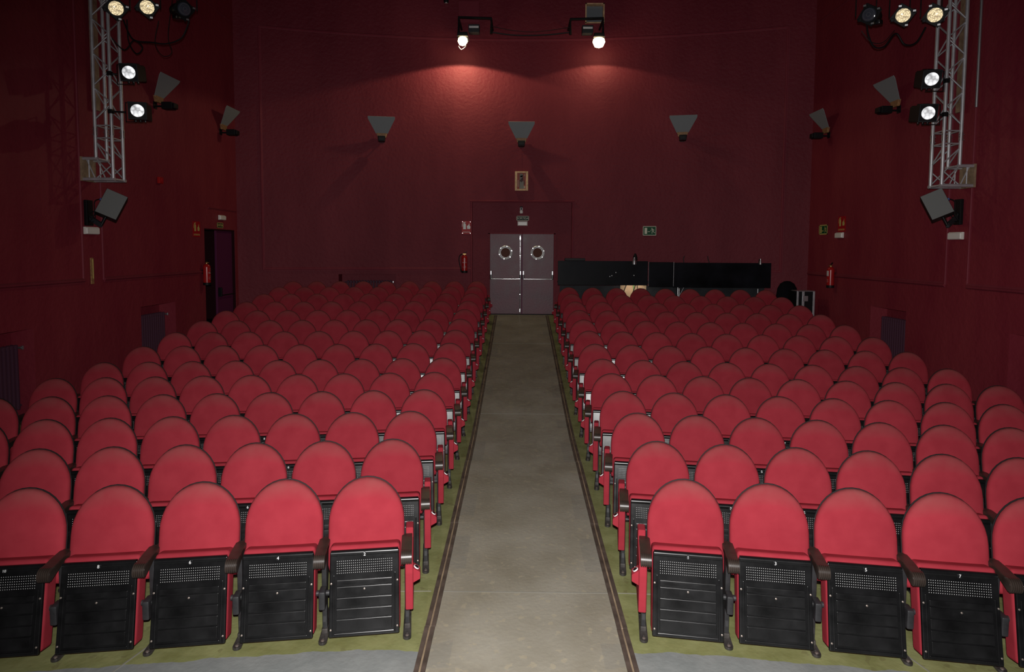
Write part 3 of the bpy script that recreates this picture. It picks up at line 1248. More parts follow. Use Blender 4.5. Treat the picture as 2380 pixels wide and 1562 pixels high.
def par_can(loc, target, lit, label, bar_z):
    t = thing('stage_spotlight', label, 'stage light', loc, 0, 'lamps hung beside the trusses')
    t.matrix_world = face_mat(loc, target)
    m_ = MB()
    Rb = Matrix.Rotation(math.radians(-90), 4, 'X') @ Matrix.Rotation(math.pi, 4, 'X')
    RY = Matrix.Rotation(math.radians(90), 4, 'X')      # local z -> -y (beam)
    m_.lathe([(0.02, -0.36), (0.075, -0.34), (0.10, -0.24), (0.105, -0.10), (0.125, -0.06), (0.125, 0.02), (0.112, 0.02), (0.112, -0.01)], 20, RY)
    m_.build('can', 'black', t)
    m_ = MB()
    for a in (20, 110, 200, 290):
        ca, sa = math.cos(math.radians(a)), math.sin(math.radians(a))
        m_.rbox((0.150 * ca, 0.0, 0.150 * sa), (0.05, 0.05, 0.05), 0.008)
    m_.rbox((0, -0.01, 0), (0.27, 0.012, 0.27), 0.004, seg=1, M=Matrix.Rotation(math.radians(35), 4, 'Y') @ Matrix.Translation((0, 0.012, 0)))
    m_.build('gel_frame', 'black', t)
    for a in (20, 110, 290):
        m_ = MB()
        ca, sa = math.cos(math.radians(a)), math.sin(math.radians(a))
        m_.box((0.155 * ca, -0.03, 0.155 * sa), (0.040, 0.006, 0.026))
        m_.build('clip', 'steel', t, smooth=False)
    m_ = MB()
    m_.lathe([(0.104, 0.0), (0.100, 0.022), (0.07, 0.034), (0.0005, 0.040)], 24, RY)
    m_.build('lens', 'lens_warm' if lit else 'lens_off', t)
    if not lit:
        m_ = MB()
        for r in (0.03, 0.055, 0.08):
            for a in range(24):
                t0, t1 = a * math.pi / 12, (a + 1) * math.pi / 12
                m_.tube([(r * math.cos(t0), -0.036 + (r * r) * 1.2, r * math.sin(t0)), (r * math.cos(t1), -0.036 + (r * r) * 1.2, r * math.sin(t1))], 0.004, 4)
        m_.build('lens_groove', 'lens_ring', t)
    # yoke up to the bar, in world-vertical
    inv = t.matrix_world.inverted()
    L = Vector(loc)
    m_ = MB(inv)
    m_.tube([L + Vector((-0.16, 0.10, 0)), L + Vector((-0.16, 0.10, 0.34)), L + Vector((0.16, 0.10, 0.34)), L + Vector((0.16, 0.10, 0))], 0.010, 8)
    m_.cyl(L + Vector((0, 0.10, 0.33)), L + Vector((0, 0.10, bar_z - loc[2] + 0.02)), 0.012)
    m_.rbox(L + Vector((0, 0.10, bar_z - loc[2])), (0.05, 0.08, 0.08), 0.01)
    m_.build('yoke', 'black', t)
    m_ = MB()
    m_.rbox((0.03, 0.26, -0.10), (0.12, 0.16, 0.08), 0.02)
    m_.rbox((0.0, 0.10, -0.125), (0.06, 0.10, 0.05), 0.015)
    m_.build('ballast_box', 'black_gloss', t)
    return t


def box_spot(loc, target, label, chord, sx):
    t = thing('plano_convex_spotlight', label, 'stage light', loc, 0, 'box spotlights clamped to the trusses')
    t.matrix_world = face_mat(loc, target)
    RY = Matrix.Rotation(math.radians(90), 4, 'X')
    m_ = MB()
    m_.rbox((0, 0.06, 0), (0.265, 0.12, 0.275), 0.008)
    m_.rbox((0, 0.22, -0.01), (0.245, 0.22, 0.255), 0.010)
    m_.rbox((0, 0.36, -0.015), (0.225, 0.08, 0.23), 0.012)
    m_.build('housing', 'black', t)
    m_ = MB()
    for q in (-0.13, 0.13):
        m_.box((q, -0.004, 0), (0.008, 0.012, 0.27))
        m_.box((0, -0.004, q), (0.27, 0.012, 0.008))
    m_.build('gel_frame', 'dark_grey', t, smooth=False)
    m_ = MB()
    m_.lathe([(0.100, -0.01), (0.098, 0.006), (0.07, 0.022), (0.0005, 0.032)], 28, RY)
    m_.build('lens', 'lens_white', t)
    for q in (-0.07, 0.0, 0.07):
        m_ = MB()
        m_.rbox((q, 0.14, -0.15), (0.03, 0.04, 0.04), 0.008)
        m_.build('focus_knob', 'black_gloss', t)
    m_ = MB()
    m_.rbox((0, 0.20, 0.135), (0.10, 0.20, 0.02), 0.006)
    m_.build('vent_cover', 'black_gloss', t)
    inv = t.matrix_world.inverted()
    L = Vector(loc)
    c = Vector(chord)
    m_ = MB(inv)
    d = Vector((sx, 0, 0))
    a = L + Vector((0, 0.12, 0))
    m_.tube([a + Vector((0, 0, 0.155)) - d * 0.02, a + d * 0.26 + Vector((0, 0, 0.155)), a + d * 0.26 + Vector((0, 0, -0.155)), a + Vector((0, 0, -0.155)) - d * 0.02], 0.009, 8)
    m_.tube([a + d * 0.26, c], 0.014, 8)
    m_.rbox(c, (0.07, 0.08, 0.07), 0.012)
    m_.build('yoke', 'black', t)
    return t


barL = thing('lamp_bar', 'steel pipe carrying three lamps beside the left truss', 'pipe', (-6.65, 10.55, 6.95))
m_ = MB()
m_.cyl((-0.30, 0, 0), (1.75, 0, 0), 0.024)
m_.build('pipe', 'steel', barL)
barR = thing('lamp_bar', 'steel pipe carrying three lamps beside the right truss', 'pipe', (6.65, 10.50, 6.85))
m_ = MB()
m_.cyl((0.30, 0, 0), (-1.75, 0, 0), 0.024)
m_.build('pipe', 'steel', barR)

par_can((-6.34, 10.14, 6.32), (0.6, 2.0, 2.2), True, 'round warm-lit stage lamp nearest the left truss', 6.95)
par_can((-6.03, 10.45, 6.45), (-2.2, 2.0, 2.4), True, 'round warm-lit stage lamp in the middle of the left bar', 6.95)
par_can((-5.44, 10.45, 6.42), (0.5, 6.0, 5.2), False, 'unlit black stage lamp at the free end of the left bar', 6.95)
par_can((6.26, 10.10, 6.22), (-0.4, 2.0, 2.2), True, 'round warm-lit stage lamp nearest the right truss', 6.85)
par_can((5.95, 10.40, 6.32), (2.2, 2.0, 2.4), True, 'round warm-lit stage lamp in the middle of the right bar', 6.85)
par_can((5.42, 10.40, 6.33), (-0.5, 5.0, 5.2), False, 'unlit black stage lamp at the free end of the right bar', 6.85)
box_spot((-6.30, 10.35, 5.40), (-4.6, 0.0, 2.9), 'black square spotlight, upper one on the left truss', (-6.65, 10.42, 5.40), -1)
box_spot((-6.18, 10.35, 4.80), (-3.2, 0.0, 3.8), 'black square spotlight, lower one on the left truss', (-6.65, 10.42, 4.80), -1)
box_spot((6.35, 10.25, 5.30), (4.2, 0.0, 2.2), 'black square spotlight, upper one on the right truss', (6.65, 10.36, 5.30), 1)
box_spot((6.32, 10.25, 4.78), (4.9, 0.0, 2.8), 'black square spotlight, lower one on the right truss', (6.65, 10.36, 4.78), 1)


def cable(name, label, pts, r, m='black', n=14):
    """smooth hanging cable through pts"""
    P = [Vector(p) for p in pts]
    P = [P[0]] + P + [P[-1]]
    out = []
    for i in range(1, len(P) - 2):
        for q in range(n):
            t = q / n
            a, b, c, d = P[i - 1], P[i], P[i + 1], P[i + 2]
            out.append(0.5 * ((2 * b) + (-a + c) * t + (2 * a - 5 * b + 4 * c - d) * t * t + (-a + 3 * b - 3 * c + d) * t ** 3))
    out.append(P[-2])
    m_ = MB()
    O = P[1].copy()
    m_.tube([p - O for p in out], r, 6)
    o = m_.build(name, m)
    o.location = O
    if label:
        tag(o, label, 'cable')
    return o


yl = 10.58
cable('lamp_cable', 'black cable looping under the three lamps by the left truss',
      [(-6.50, yl, 6.30), (-6.35, yl, 5.99), (-6.05, yl, 5.94), (-5.80, yl, 5.92), (-5.55, yl, 6.02), (-5.42, yl, 6.30)], 0.012)
cable('lamp_cable', 'coiled black cable hanging below the lamp nearest the left truss',
      [(-6.44, yl, 6.30), (-6.42, yl, 5.95), (-6.30, yl, 5.76), (-6.20, yl, 5.86), (-6.34, yl, 5.97), (-6.50, yl, 5.82), (-6.66, yl - 0.1, 6.0)], 0.010)
cable('lamp_cable', 'thin black cable loop below the middle lamp of the left bar',
      [(-5.95, yl + .05, 6.30), (-6.02, yl + .05, 5.95), (-5.90, yl + .05, 5.74), (-5.75, yl + .05, 5.80), (-5.80, yl + .05, 6.10), (-5.66, yl + .05, 6.95)], 0.006)
cable('lamp_cable', 'black cable looping between the lamps by the right truss',
      [(6.42, yl, 6.20), (6.28, yl, 5.96), (6.10, yl, 5.93), (5.95, yl, 6.10), (5.78, yl, 5.90), (5.62, yl, 5.89), (5.52, yl, 6.06), (5.48, yl, 6.25)], 0.013)
cable('lamp_cable', 'thin black cable under the unlit lamp by the right truss',
      [(5.40, yl, 6.14), (5.56, yl, 5.97), (5.75, yl, 5.96), (5.93, yl, 6.15)], 0.006)


# ------------------------------------------------------------------ wall sconces
def sconce(loc, rz, label):
    t = thing('wall_sconce', label, 'sconce', loc, rz, 'trapezoid wall sconces')
    H, b0, b1 = 0.47, -0.08, -0.33
    u = Vector((0, b1 - b0, 0.40)).normalized()
    n = Vector((0, -u.z, u.y))
    Mx = Matrix.Translation((0, b0, 0)) @ Matrix((Vector((1, 0, 0)), u, n)).transposed().to_4x4()
    m_ = MB(Mx)
    m_.prism([(-0.15, 0), (0.15, 0), (0.345, H - 0.06), (0.345, H), (-0.345, H), (-0.345, H - 0.06)], -0.006, 0.006, 'z', bevel=0.002)
    m_.build('shade', 'sconce_glass', t)
    m_ = MB()
    m_.prism([(-0.145, 0.015), (0.145, 0.015), (0.105, -0.105), (-0.105, -0.105)], -0.10, -0.05, 'y', bevel=0.006)
    m_.build('bracket', 'brass_wood', t)
    m_ = MB()
    m_.cyl((0, 0.0, -0.17), (0, -0.22, -0.17), 0.018)
    m_.box((0, -0.006, -0.15), (0.12, 0.012, 0.14))
    m_.build('stem', 'black', t)
    m_ = MB()
    RYm = Matrix.Translation((0, -0.18, -0.175)) @ Matrix.Rotation(math.radians(90), 4, 'X')
    m_.prism([(-0.085, -0.235), (0.085, -0.235), (0.098, -0.10), (-0.098, -0.10)], -0.38, -0.17, 'y', bevel=0.012)
    m_.rbox((0, -0.40, -0.168), (0.15, 0.05, 0.10), 0.012)
    m_.build('lamp_holder', 'black', t)
    return t


for x, z, w in ((-3.70, 5.62, 'left of the three on the back wall'), (-0.02, 5.56, 'middle of the three on the back wall, above the picture'), (4.18, 5.66, 'right of the three on the back wall')):
    sconce((x, yb(x) - 0.005, z), math.asin(-x / RB), 'grey trapezoid wall sconce, %s' % w)
sconce((-WX, 12.66, 5.54), math.radians(90), 'grey trapezoid wall sconce on the left wall, nearer the truss')
sconce((-WX, 15.42, 5.52), math.radians(90), 'grey trapezoid wall sconce on the left wall, near the back corner')
sconce((WX, 12.56, 5.48), math.radians(-90), 'grey trapezoid wall sconce on the right wall, nearer the truss')
sconce((WX, 15.35, 5.48), math.radians(-90), 'grey trapezoid wall sconce on the right wall, near the back corner')


# ------------------------------------------------------------------ floodlights over the back wall
def flood(x, z, y, energy, label, flip):
    t = thing('hanging_floodlight', label, 'floodlight', (x, y, z))
    s = -1 if flip else 1
    m_ = MB()
    m_.tube([(-0.10 * s, 0.0, 0.02), (-0.10 * s, 0.0, 0.58), (0.72 * s, 0.02, 0.56), (0.72 * s, 0.02, 0.18)], 0.035, 8)
    m_.cyl((-0.10 * s, 0.0, 0.54), (-0.10 * s, yb(x) - y, 0.54), 0.028)
    m_.cyl((0.72 * s, 0.0, 0.54), (0.72 * s, yb(x + 0.72 * s) - y, 0.54), 0.028)
    m_.build('bracket', 'black', t)
    m_ = MB()
    m_.rbox((0.28 * s, 0.12, 0.32), (0.28, 0.20, 0.20), 0.01)
    gb = m_.build('gear_box', 'dark_grey', t)
    m_ = MB()
    m_.box((0.28 * s, 0.016, 0.35), (0.24, 0.006, 0.05))
    m_.build('rating_label', 'paper', gb, smooth=False)
    m_ = MB()
    m_.rbox((0, 0.02, 0.15), (0.26, 0.24, 0.09), 0.012)
    m_.prism([(-0.10, 0.11), (0.14, 0.11), (0.20, 0.03), (0.185, 0.03), (0.13, 0.095), (-0.09, 0.095)], -0.14, 0.14, 'x')
    m_.build('housing', 'black', t)
    m_ = MB()
    k_ = 1.25 if flip else 1.0
    m_.lathe([(0.01, -0.125 * k_), (0.085 * k_, -0.095 * k_), (0.125 * k_, -0.01), (0.11 * k_, 0.06), (0.05, 0.10)], 20)
    m_.build('bulb', 'bulb', t)
    l = bpy.data.lights.new('floodlight_beam', 'SPOT')
    l.energy = energy
    l.color = (1.0, 0.88, 0.50)
    l.spot_size = math.radians(152)
    l.spot_blend = 0.10
    l.shadow_soft_size = 0.05
    lo = bpy.data.objects.new('floodlight_beam', l)
    lo.location = (x, y, z - 0.15)
    COL.objects.link(lo)
    return t


flood(-1.52, 7.86, 16.55, 118, 'glowing floodlight on a black bracket, left of the pair high on the back wall', False)
flood(1.92, 7.86, 16.60, 62, 'glowing floodlight on a black bracket, right of the pair high on the back wall', True)
m_ = MB()
m_.tube([(-0.10, 0, -0.14), (-0.075, 0, -0.19), (-0.03, 0, -0.235), (0.03, 0, -0.20), (0.08, 0, -0.155), (0.095, 0, -0.08)], 0.008, 6)
o = m_.build('reflector_wire', 'white')
o.location = (-1.52, 16.50, 7.86)
tag(o, 'bright bent wire dangling under the left floodlight', 'wire')
cable('power_cable', 'black cable sagging between the two floodlights',
      [(-0.80, 16.75, 8.14), (-0.3, 16.8, 8.09), (0.2, 16.8, 8.08), (0.7, 16.8, 8.10), (1.20, 16.75, 8.14)], 0.016)
cable('power_cable', 'thin upper cable strung between the two floodlights',
      [(-0.80, 16.9, 8.34), (-0.3, 16.9, 8.24), (0.2, 16.9, 8.20), (0.7, 16.9, 8.24), (1.20, 16.9, 8.32)], 0.006)
mic = thing('hanging_microphone', 'small black microphone hanging left of the floodlights', 'microphone', (-1.92, 16.4, 8.78))
m_ = MB()
m_.lathe([(0.02, -0.05), (0.055, -0.04), (0.065, 0.02), (0.05, 0.08), (0.018, 0.11), (0.012, 0.85)], 14)
m_.build('body', 'black', mic)
m_ = MB()
m_.lathe([(0.045, -0.058), (0.05, -0.048)], 14)
m_.build('ring', 'steel', mic)

# projection window and painted shutter
win = bpy.data.objects.new('window_1', None)
win.location = (1.89, yb(1.89), 8.815)
COL.objects.link(win)
struct(win)
m_ = MB()
for q in (-0.235, 0.235):
    m_.box((q, 0.04, 0), (0.035, 0.16, 0.52))
for q in (-0.24, 0.245):
    m_.box((0, 0.04, q), (0.50, 0.16, 0.03))
m_.build('window_frame', 'wood', win, smooth=False)
m_ = MB()
m_.box((0, 0.12, 0), (0.45, 0.012, 0.48))
m_.build('pane', 'glass_grey', win, smooth=False)
m_ = MB()
m_.rbox((-1.43, yb(1.43) - 0.012, 8.86), (0.54, 0.03, 0.56), 0.004, seg=1)
tag(m_.build('wall_shutter', 'trim_paint'), 'square painted shutter on the back wall above the left floodlight', 'shutter')


# ------------------------------------------------------------------ loudspeakers on wall arms
def speaker(sx, wall_y, zc, c, label):
    t = thing('wall_loudspeaker', label, 'loudspeaker', (sx * WX, wall_y, zc))
    O = Vector((sx * WX, wall_y, zc))
    m_ = MB()
    m_.rbox((-sx * 0.03, 0.04, 0.03), (0.06, 0.16, 0.42), 0.012)
    m_.build('wall_plate', 'black', t)
    Cn = Vector(c) - O
    tilt = Matrix.Translation(Cn) @ Matrix.Rotation(math.radians(-sx * 29), 4, 'Z') @ Matrix.Rotation(-sx * math.radians(25), 4, 'Y') @ Matrix.Rotation(math.radians(-8), 4, 'X')
    m_ = MB(tilt)
    m_.rbox((0, 0.16, 0), (0.325, 0.30, 0.43), 0.010)
    m_.build('cabinet', 'black', t)
    m_ = MB(tilt)
    m_.rbox((0, 0.003, 0), (0.315, 0.016, 0.42), 0.006)
    m_.build('grille', 'speaker_grey', t)
    foot = tilt @ Vector((sx * 0.0, 0.16, -0.215))
    end = tilt @ Vector((0.0, 0.16, -0.36))
    m_ = MB()
    m_.cyl(foot, end, 0.024)
    m_.build('pole', 'black_gloss', t)
    m_ = MB()
    a = Vector((-sx * 0.05, 0.04, -0.05))
    d = (end - a)
    Mx = Matrix.Translation(a + d / 2) @ d.to_track_quat('X', 'Z').to_matrix().to_4x4()
    m_.rbox((0, 0, 0), (d.length, 0.05, 0.075), 0.008, M=Mx)
    m_.build('arm', 'dark_grey', t)
    plug = tilt @ Vector((sx * 0.185, 0.10, 0.02))
    m_ = MB()
    m_.cyl(tilt @ Vector((sx * 0.16, 0.10, 0.02)), plug, 0.022)
    m_.build('plug', 'blue_plug', t)
    pts = [plug, plug + Vector((sx * 0.09, 0, -0.05)), plug + Vector((sx * 0.10, 0, -0.25)), plug + Vector((sx * 0.16, -0.02, -0.36)), a + Vector((-sx * 0.10, -0.05, -0.06)),
           a + Vector((-sx * 0.02, -0.05, 0.04)), a + Vector((-sx * 0.10, -0.05, 0.10)), a + Vector((-sx * 0.12, -0.05, 0.0)), a]
    cb = cable('cord', None, pts, 0.008)
    cb.parent = t
    return t


speaker(-1, 10.52, 3.15, (-6.72, 10.46, 3.32), 'grey tilted loudspeaker on a wall arm below the left truss')
speaker(1, 10.66, 3.24, (6.62, 10.40, 3.38), 'grey tilted loudspeaker on a wall arm below the right truss')


# ------------------------------------------------------------------ emergency lights, signs, extinguishers
def em_light(loc, rz, w, h, label):
    t = thing('emergency_light', label, 'emergency light', loc, rz, 'white emergency lights')
    m_ = MB()
    m_.rbox((0, -0.022, 0), (w, 0.04, h), 0.010)
    m_.build('base', 'cream', t)
    m_ = MB()
    m_.rbox((0, -0.050, -0.004), (w * 0.95, 0.035, h * 0.88), 0.016, seg=3)
    m_.build('diffuser', 'cream_lens', t)
    return t


L90, R90 = math.radians(90), math.radians(-90)
em_light((-WX, 10.62, 2.89), L90, 0.34, 0.125, 'white emergency light on the left pilaster below the loudspeaker')
em_light((-WX, 15.33, 3.33), L90, 0.30, 0.115, 'white emergency light above the left side door')
em_light((WX, 10.74, 2.88), R90, 0.34, 0.125, 'white emergency light on the right pilaster below the loudspeaker')
em_light((WX, 14.62, 2.97), R90, 0.32, 0.125, 'white emergency light under the red sign on the right wall')
em_light((0.025, YD, 3.315), 0, 0.275, 0.125, 'white emergency light under the SORTIDA sign above the exit door')


def plate(t, w, h, m, name='plate', y=0.0, d=0.006, cx=0.0, cz=0.0):
    m_ = MB()
    m_.rbox((cx, y - d / 2, cz), (w, d, h), 0.002, seg=1)
    return m_.build(name, m, t, smooth=False)


def shape(t, polys, m, name, y):
    m_ = MB()
    for p in polys:
        m_.prism(p, y - 0.0015, y, 'y')
    return m_.build(name, m, t, smooth=False)


def circ(cx, cz, r, n=12):
    return [(cx + r * math.cos(2 * math.pi * i / n), cz + r * math.sin(2 * math.pi * i / n)) for i in range(n)]


def stroke(p, q, w):
    p, q = Vector((p[0], p[1])), Vector((q[0], q[1]))
    d = (q - p).normalized()
    n = Vector((-d.y, d.x)) * w / 2
    return [tuple(p + n), tuple(p - n), tuple(q - n), tuple(q + n)]


def border(t, w, h, b, m, y):
    m_ = MB()
    for s in (-1, 1):
        m_.box((s * (w - b) / 2, y, 0), (b, 0.003, h))
        m_.box((0, y, s * (h - b) / 2), (w, 0.003, b))
    return m_.build('border', m, t, smooth=False)


def runner(sx=1.0):
    """running figure, leaning left, about 1 unit tall"""
    g = [circ(-0.13, 0.40, 0.075),
         stroke((-0.10, 0.32), (0.06, 0.0), 0.13), stroke((-0.08, 0.27), (-0.26, 0.05), 0.06), stroke((-0.26, 0.05), (-0.36, 0.05), 0.06),
         stroke((0.0, 0.24), (0.18, 0.22), 0.06), stroke((0.18, 0.22), (0.24, 0.03), 0.06),
         stroke((0.02, 0.02), (-0.10, -0.20), 0.09), stroke((-0.10, -0.20), (-0.10, -0.46), 0.08),
         stroke((0.05, 0.02), (0.18, -0.22), 0.09), stroke((0.18, -0.22), (0.36, -0.34), 0.07)]
    return [[(x * sx, z) for x, z in p] for p in g]


def place(polys, cx, cz, k):
    return [[(cx + x * k, cz + z * k) for x, z in p] for p in polys]


# SORTIDA sign
t = thing('exit_sign', 'dark sign reading SORTIDA above the exit door', 'sign', (0.03, YD, 3.455))
plate(t, 0.335, 0.125, 'dark_sign')
border(t, 0.335, 0.125, 0.010, 'sign_pale', -0.007)
o = link('lettering', text_mesh('SORTIDA', 0.082, 'sign_pale', 0.001), t, Matrix.Translation((0, -0.008, 0.0)) @ RX90 @ Matrix.Diagonal((0.92, 1, 1, 1)))
# green running-man exit sign on the back wall
xg = 3.40
t = thing('exit_sign', 'green running-man exit sign on the back wall above the black desk', 'sign', (xg, yb(xg) - 0.004, 3.12), math.asin(-xg / RB))
plate(t, 0.345, 0.245, 'green_sign')
border(t, 0.345, 0.245, 0.014, 'sign_pale', -0.007)
shape(t, [[(-0.130, -0.082), (-0.062, -0.082), (-0.062, 0.078), (-0.130, 0.078)]], 'sign_pale', 'door_pictogram', -0.007)
shape(t, place(runner(), 0.082, 0.0, 0.165), 'sign_pale', 'running_figure', -0.007)
shape(t, [stroke((-0.045, -0.022), (0.015, -0.022), 0.014), [(-0.052, -0.022), (-0.035, -0.038), (-0.035, -0.006)]], 'sign_pale', 'arrow', -0.007)
# exit sign on the right wall
t = thing('exit_sign', 'green exit sign with a yellow border on the right wall', 'sign', (WX, 15.45, 3.12), R90)
plate(t, 0.42, 0.235, 'green_sign')
border(t, 0.42, 0.235, 0.026, 'sign_yellow', -0.007)
shape(t, [[(-0.155, -0.078), (-0.075, -0.078), (-0.075, 0.078), (-0.155, 0.078)]], 'sign_yellow', 'door_pictogram', -0.007)
shape(t, place(runner(), 0.10, 0.0, 0.155), 'sign_yellow', 'running_figure', -0.007)
shape(t, [stroke((-0.06, -0.03), (0.02, -0.03), 0.016), [(-0.07, -0.03), (-0.045, -0.05), (-0.045, -0.01)]], 'sign_yellow', 'arrow', -0.007)
# exit sign above the left side door
t = thing('exit_sign', 'small dark exit sign with yellow lettering above the left side door', 'sign', (-WX, 15.27, 3.145), L90)
plate(t, 0.31, 0.125, 'dark_sign')
border(t, 0.31, 0.125, 0.012, 'sign_yellow', -0.007)
link('lettering', text_mesh('SORTIDA', 0.084, 'sign_yellow', 0.001), t, Matrix.Translation((0, -0.008, 0)) @ RX90 @ Matrix.Diagonal((0.78, 1, 1, 1)))


def ext_picto(t, k, cx, cz, m, y):
    body = [(-0.16, -0.42), (0.16, -0.42), (0.16, 0.16), (0.08, 0.26), (-0.08, 0.26), (-0.16, 0.16)]
    neck = [(-0.06, 0.27), (0.06, 0.27), (0.06, 0.36), (-0.06, 0.36)]
    lever = stroke((-0.18, 0.38), (0.16, 0.44), 0.06)
    hose = [stroke((-0.08, 0.34), (-0.26, 0.24), 0.05), stroke((-0.26, 0.24), (-0.28, -0.12), 0.05)]
    shape(t, place([body, neck, lever] + hose, cx, cz, k), m, 'extinguisher_pictogram', y)


def flames(t, k, cx, cz, m, y):
    f = [[(-0.2, -0.4), (0.2, -0.4), (0.26, -0.1), (0.12, 0.06), (0.10, 0.4), (-0.06, 0.10), (-0.24, 0.0)]]
    shape(t, place(f, cx, cz, k), m, 'flame_pictogram', y)


def fire_sign(loc, rz, w, h, ink, label, txt=True):
    t = thing('fire_sign', label, 'sign', loc, rz, 'red fire extinguisher signs')
    plate(t, w, h, 'red_sign')
    ext_picto(t, h * 0.64, -w * 0.20, h * 0.14, ink, -0.007)
    flames(t, h * 0.56, w * 0.24, h * 0.12, ink, -0.007)
    link('lettering', text_mesh('EXTINTOR', w * 0.165, ink, 0.001), t, Matrix.Translation((0, -0.008, -h * 0.36)) @ RX90)
    m_ = MB()
    for a in (-1, 1):
        for b in (-1, 1):
            m_.cyl((a * w * 0.42, -0.004, b * h * 0.44), (a * w * 0.42, -0.010, b * h * 0.44), 0.008, n=8)
    m_.build('screw', 'chrome', t)
    return t


xs1 = -1.49
fire_sign((xs1, yb(xs1) - 0.004, 3.19), math.asin(-xs1 / RB), 0.25, 0.35, 'white', 'shiny red fire extinguisher sign on the back wall left of the exit door')
fire_sign((-WX, 14.15, 3.02), L90, 0.33, 0.34, 'sign_yellow', 'red fire extinguisher sign on the left wall beside the side door')
fire_sign((WX, 14.58, 3.22), R90, 0.34, 0.35, 'sign_yellow', 'red fire extinguisher sign on the right wall above the emergency light')


def extinguisher(loc, rz, label, tag_side=False, hose=True):
    t = thing('fire_extinguisher', label, 'extinguisher', loc, rz, 'red fire extinguishers')
    y = -0.105
    T_ = Matrix.Translation((0, y, 0))
    m_ = MB()
    m_.lathe([(0.078, 0.055), (0.080, 0.06), (0.080, 0.40), (0.074, 0.435), (0.050, 0.468), (0.024, 0.480)], 22, T_)
    m_.build('cylinder', 'red_paint', t)
    m_ = MB()
    m_.lathe([(0.079, 0.0), (0.083, 0.006), (0.083, 0.058), (0.079, 0.060)], 22, T_)
    m_.build('foot_ring', 'black', t)
    m_ = MB()
    m_.lathe([(0.022, 0.478), (0.022, 0.515), (0.014, 0.525)], 12, T_)
    m_.rbox((0.0, y - 0.02, 0.505), (0.09, 0.03, 0.022), 0.005)
    m_.build('valve', 'brass', t)
    m_ = MB()
    m_.prism([(-0.02, 0.520), (0.055, 0.545), (0.075, 0.580), (0.060, 0.585), (0.04, 0.558), (-0.02, 0.535)], y - 0.012, y + 0.012, 'y')
    m_.build('handle', 'black', t)
    if hose:
        m_ = MB()
        m_.tube([(-0.03, y, 0.505), (-0.09, y, 0.50), (-0.135, y, 0.45), (-0.150, y, 0.37), (-0.135, y, 0.25), (-0.105, y, 0.13), (-0.095, y, 0.05)], 0.013, 8)
        m_.cyl((-0.095, y, 0.09), (-0.092, y, 0.02), 0.016)
        m_.build('hose', 'black', t)
    m_ = MB()
    for r, (z, wd) in enumerate(((0.375, 0.9), (0.350, 0.75), (0.325, 0.6), (0.285, 1.0), (0.262, 0.9), (0.215, 0.5), (0.175, 0.8), (0.150, 0.9), (0.128, 0.7))):
        n = 6
        hh_ = 0.012 if r in (3, 4, 6) else 0.006
        for q in range(n):
            if (q * 7 + r * 3) % 5 == 0:
                continue
            a0 = math.radians(-90 + (q / n - 0.5) * 80 * wd)
            a1 = math.radians(-90 + ((q + 0.75) / n - 0.5) * 80 * wd)
            vv = []
            for a in (a0, a1):
                for zz in (z, z + hh_):
                    vv.append((0.0812 * math.cos(a), y + 0.0812 * math.sin(a), zz))
            m_.add(vv, [(0, 1, 3, 2)])
    m_.build('label_print', 'print_ink', t, smooth=False)['kind'] = 'stuff'
    if tag_side:
        m_ = MB()
        m_.box((0.045, y - 0.088, 0.335), (0.085, 0.004, 0.115), Matrix.Rotation(0.0, 4, 'Z'))
        m_.build('inspection_card', 'paper', t, smooth=False)
    m_ = MB()
    m_.box((0, -0.015, 0.30), (0.06, 0.03, 0.10))
    m_.build('wall_hook', 'black', t, smooth=False)
    return t


xe = -1.54
extinguisher((xe, yb(xe) - 0.003, 1.97), math.asin(-xe / RB), 'red fire extinguisher with a black hose on the back wall left of the exit door')
extinguisher((-WX, 14.36, 1.77), L90, 'red fire extinguisher on the left wall beside the side door', hose=False)
extinguisher((WX, 14.80, 1.77), R90, 'red fire extinguisher with a white card on the right wall', True, False)

# framed picture over the door (plain generic figure)
t = thing('framed_picture', 'small wooden framed picture of a pale figure above the exit door', 'picture', (-0.01, yb(0) - 0.005, 4.44))
m_ = MB()
W_, H_, B_ = 0.355, 0.515, 0.062
for s in (-1, 1):
    m_.rbox((s * (W_ - B_) / 2, -0.04, 0), (B_, 0.08, H_), 0.006)
    m_.rbox((0, -0.04, s * (H_ - 0.045) / 2), (W_ - 2 * B_, 0.08, 0.045), 0.006)
m_.build('frame', 'wood', t)
plate(t, W_ - 2 * B_ + 0.01, H_ - 0.08, 'poster_red', 'picture_sheet', -0.02)
shape(t, [circ(-0.005, 0.155, 0.048), [(-0.05, 0.13), (0.03, 0.16), (0.045, 0.02), (-0.05, 0.0)], [(-0.05, 0.0), (0.055, 0.0), (0.06, -0.205), (-0.06, -0.205)]], 'poster_grey', 'figure_print', -0.027)
shape(t, [[(-0.055, 0.01), (0.04, 0.12), (0.045, 0.02), (0.0, -0.03)], [(0.062, 0.03), (0.082, 0.03), (0.088, -0.10), (0.066, -0.10)]], 'poster_dark', 'sash_print', -0.030)
shape(t, [[(-0.098, -0.15), (-0.082, -0.15), (-0.082, 0.03), (-0.098, 0.03)], [(0.075, 0.13), (0.092, 0.13), (0.092, 0.19), (0.075, 0.19)], [(0.06, -0.19), (0.10, -0.19), (0.10, -0.13), (0.06, -0.13)]], 'poster_pale', 'caption_print', -0.029)

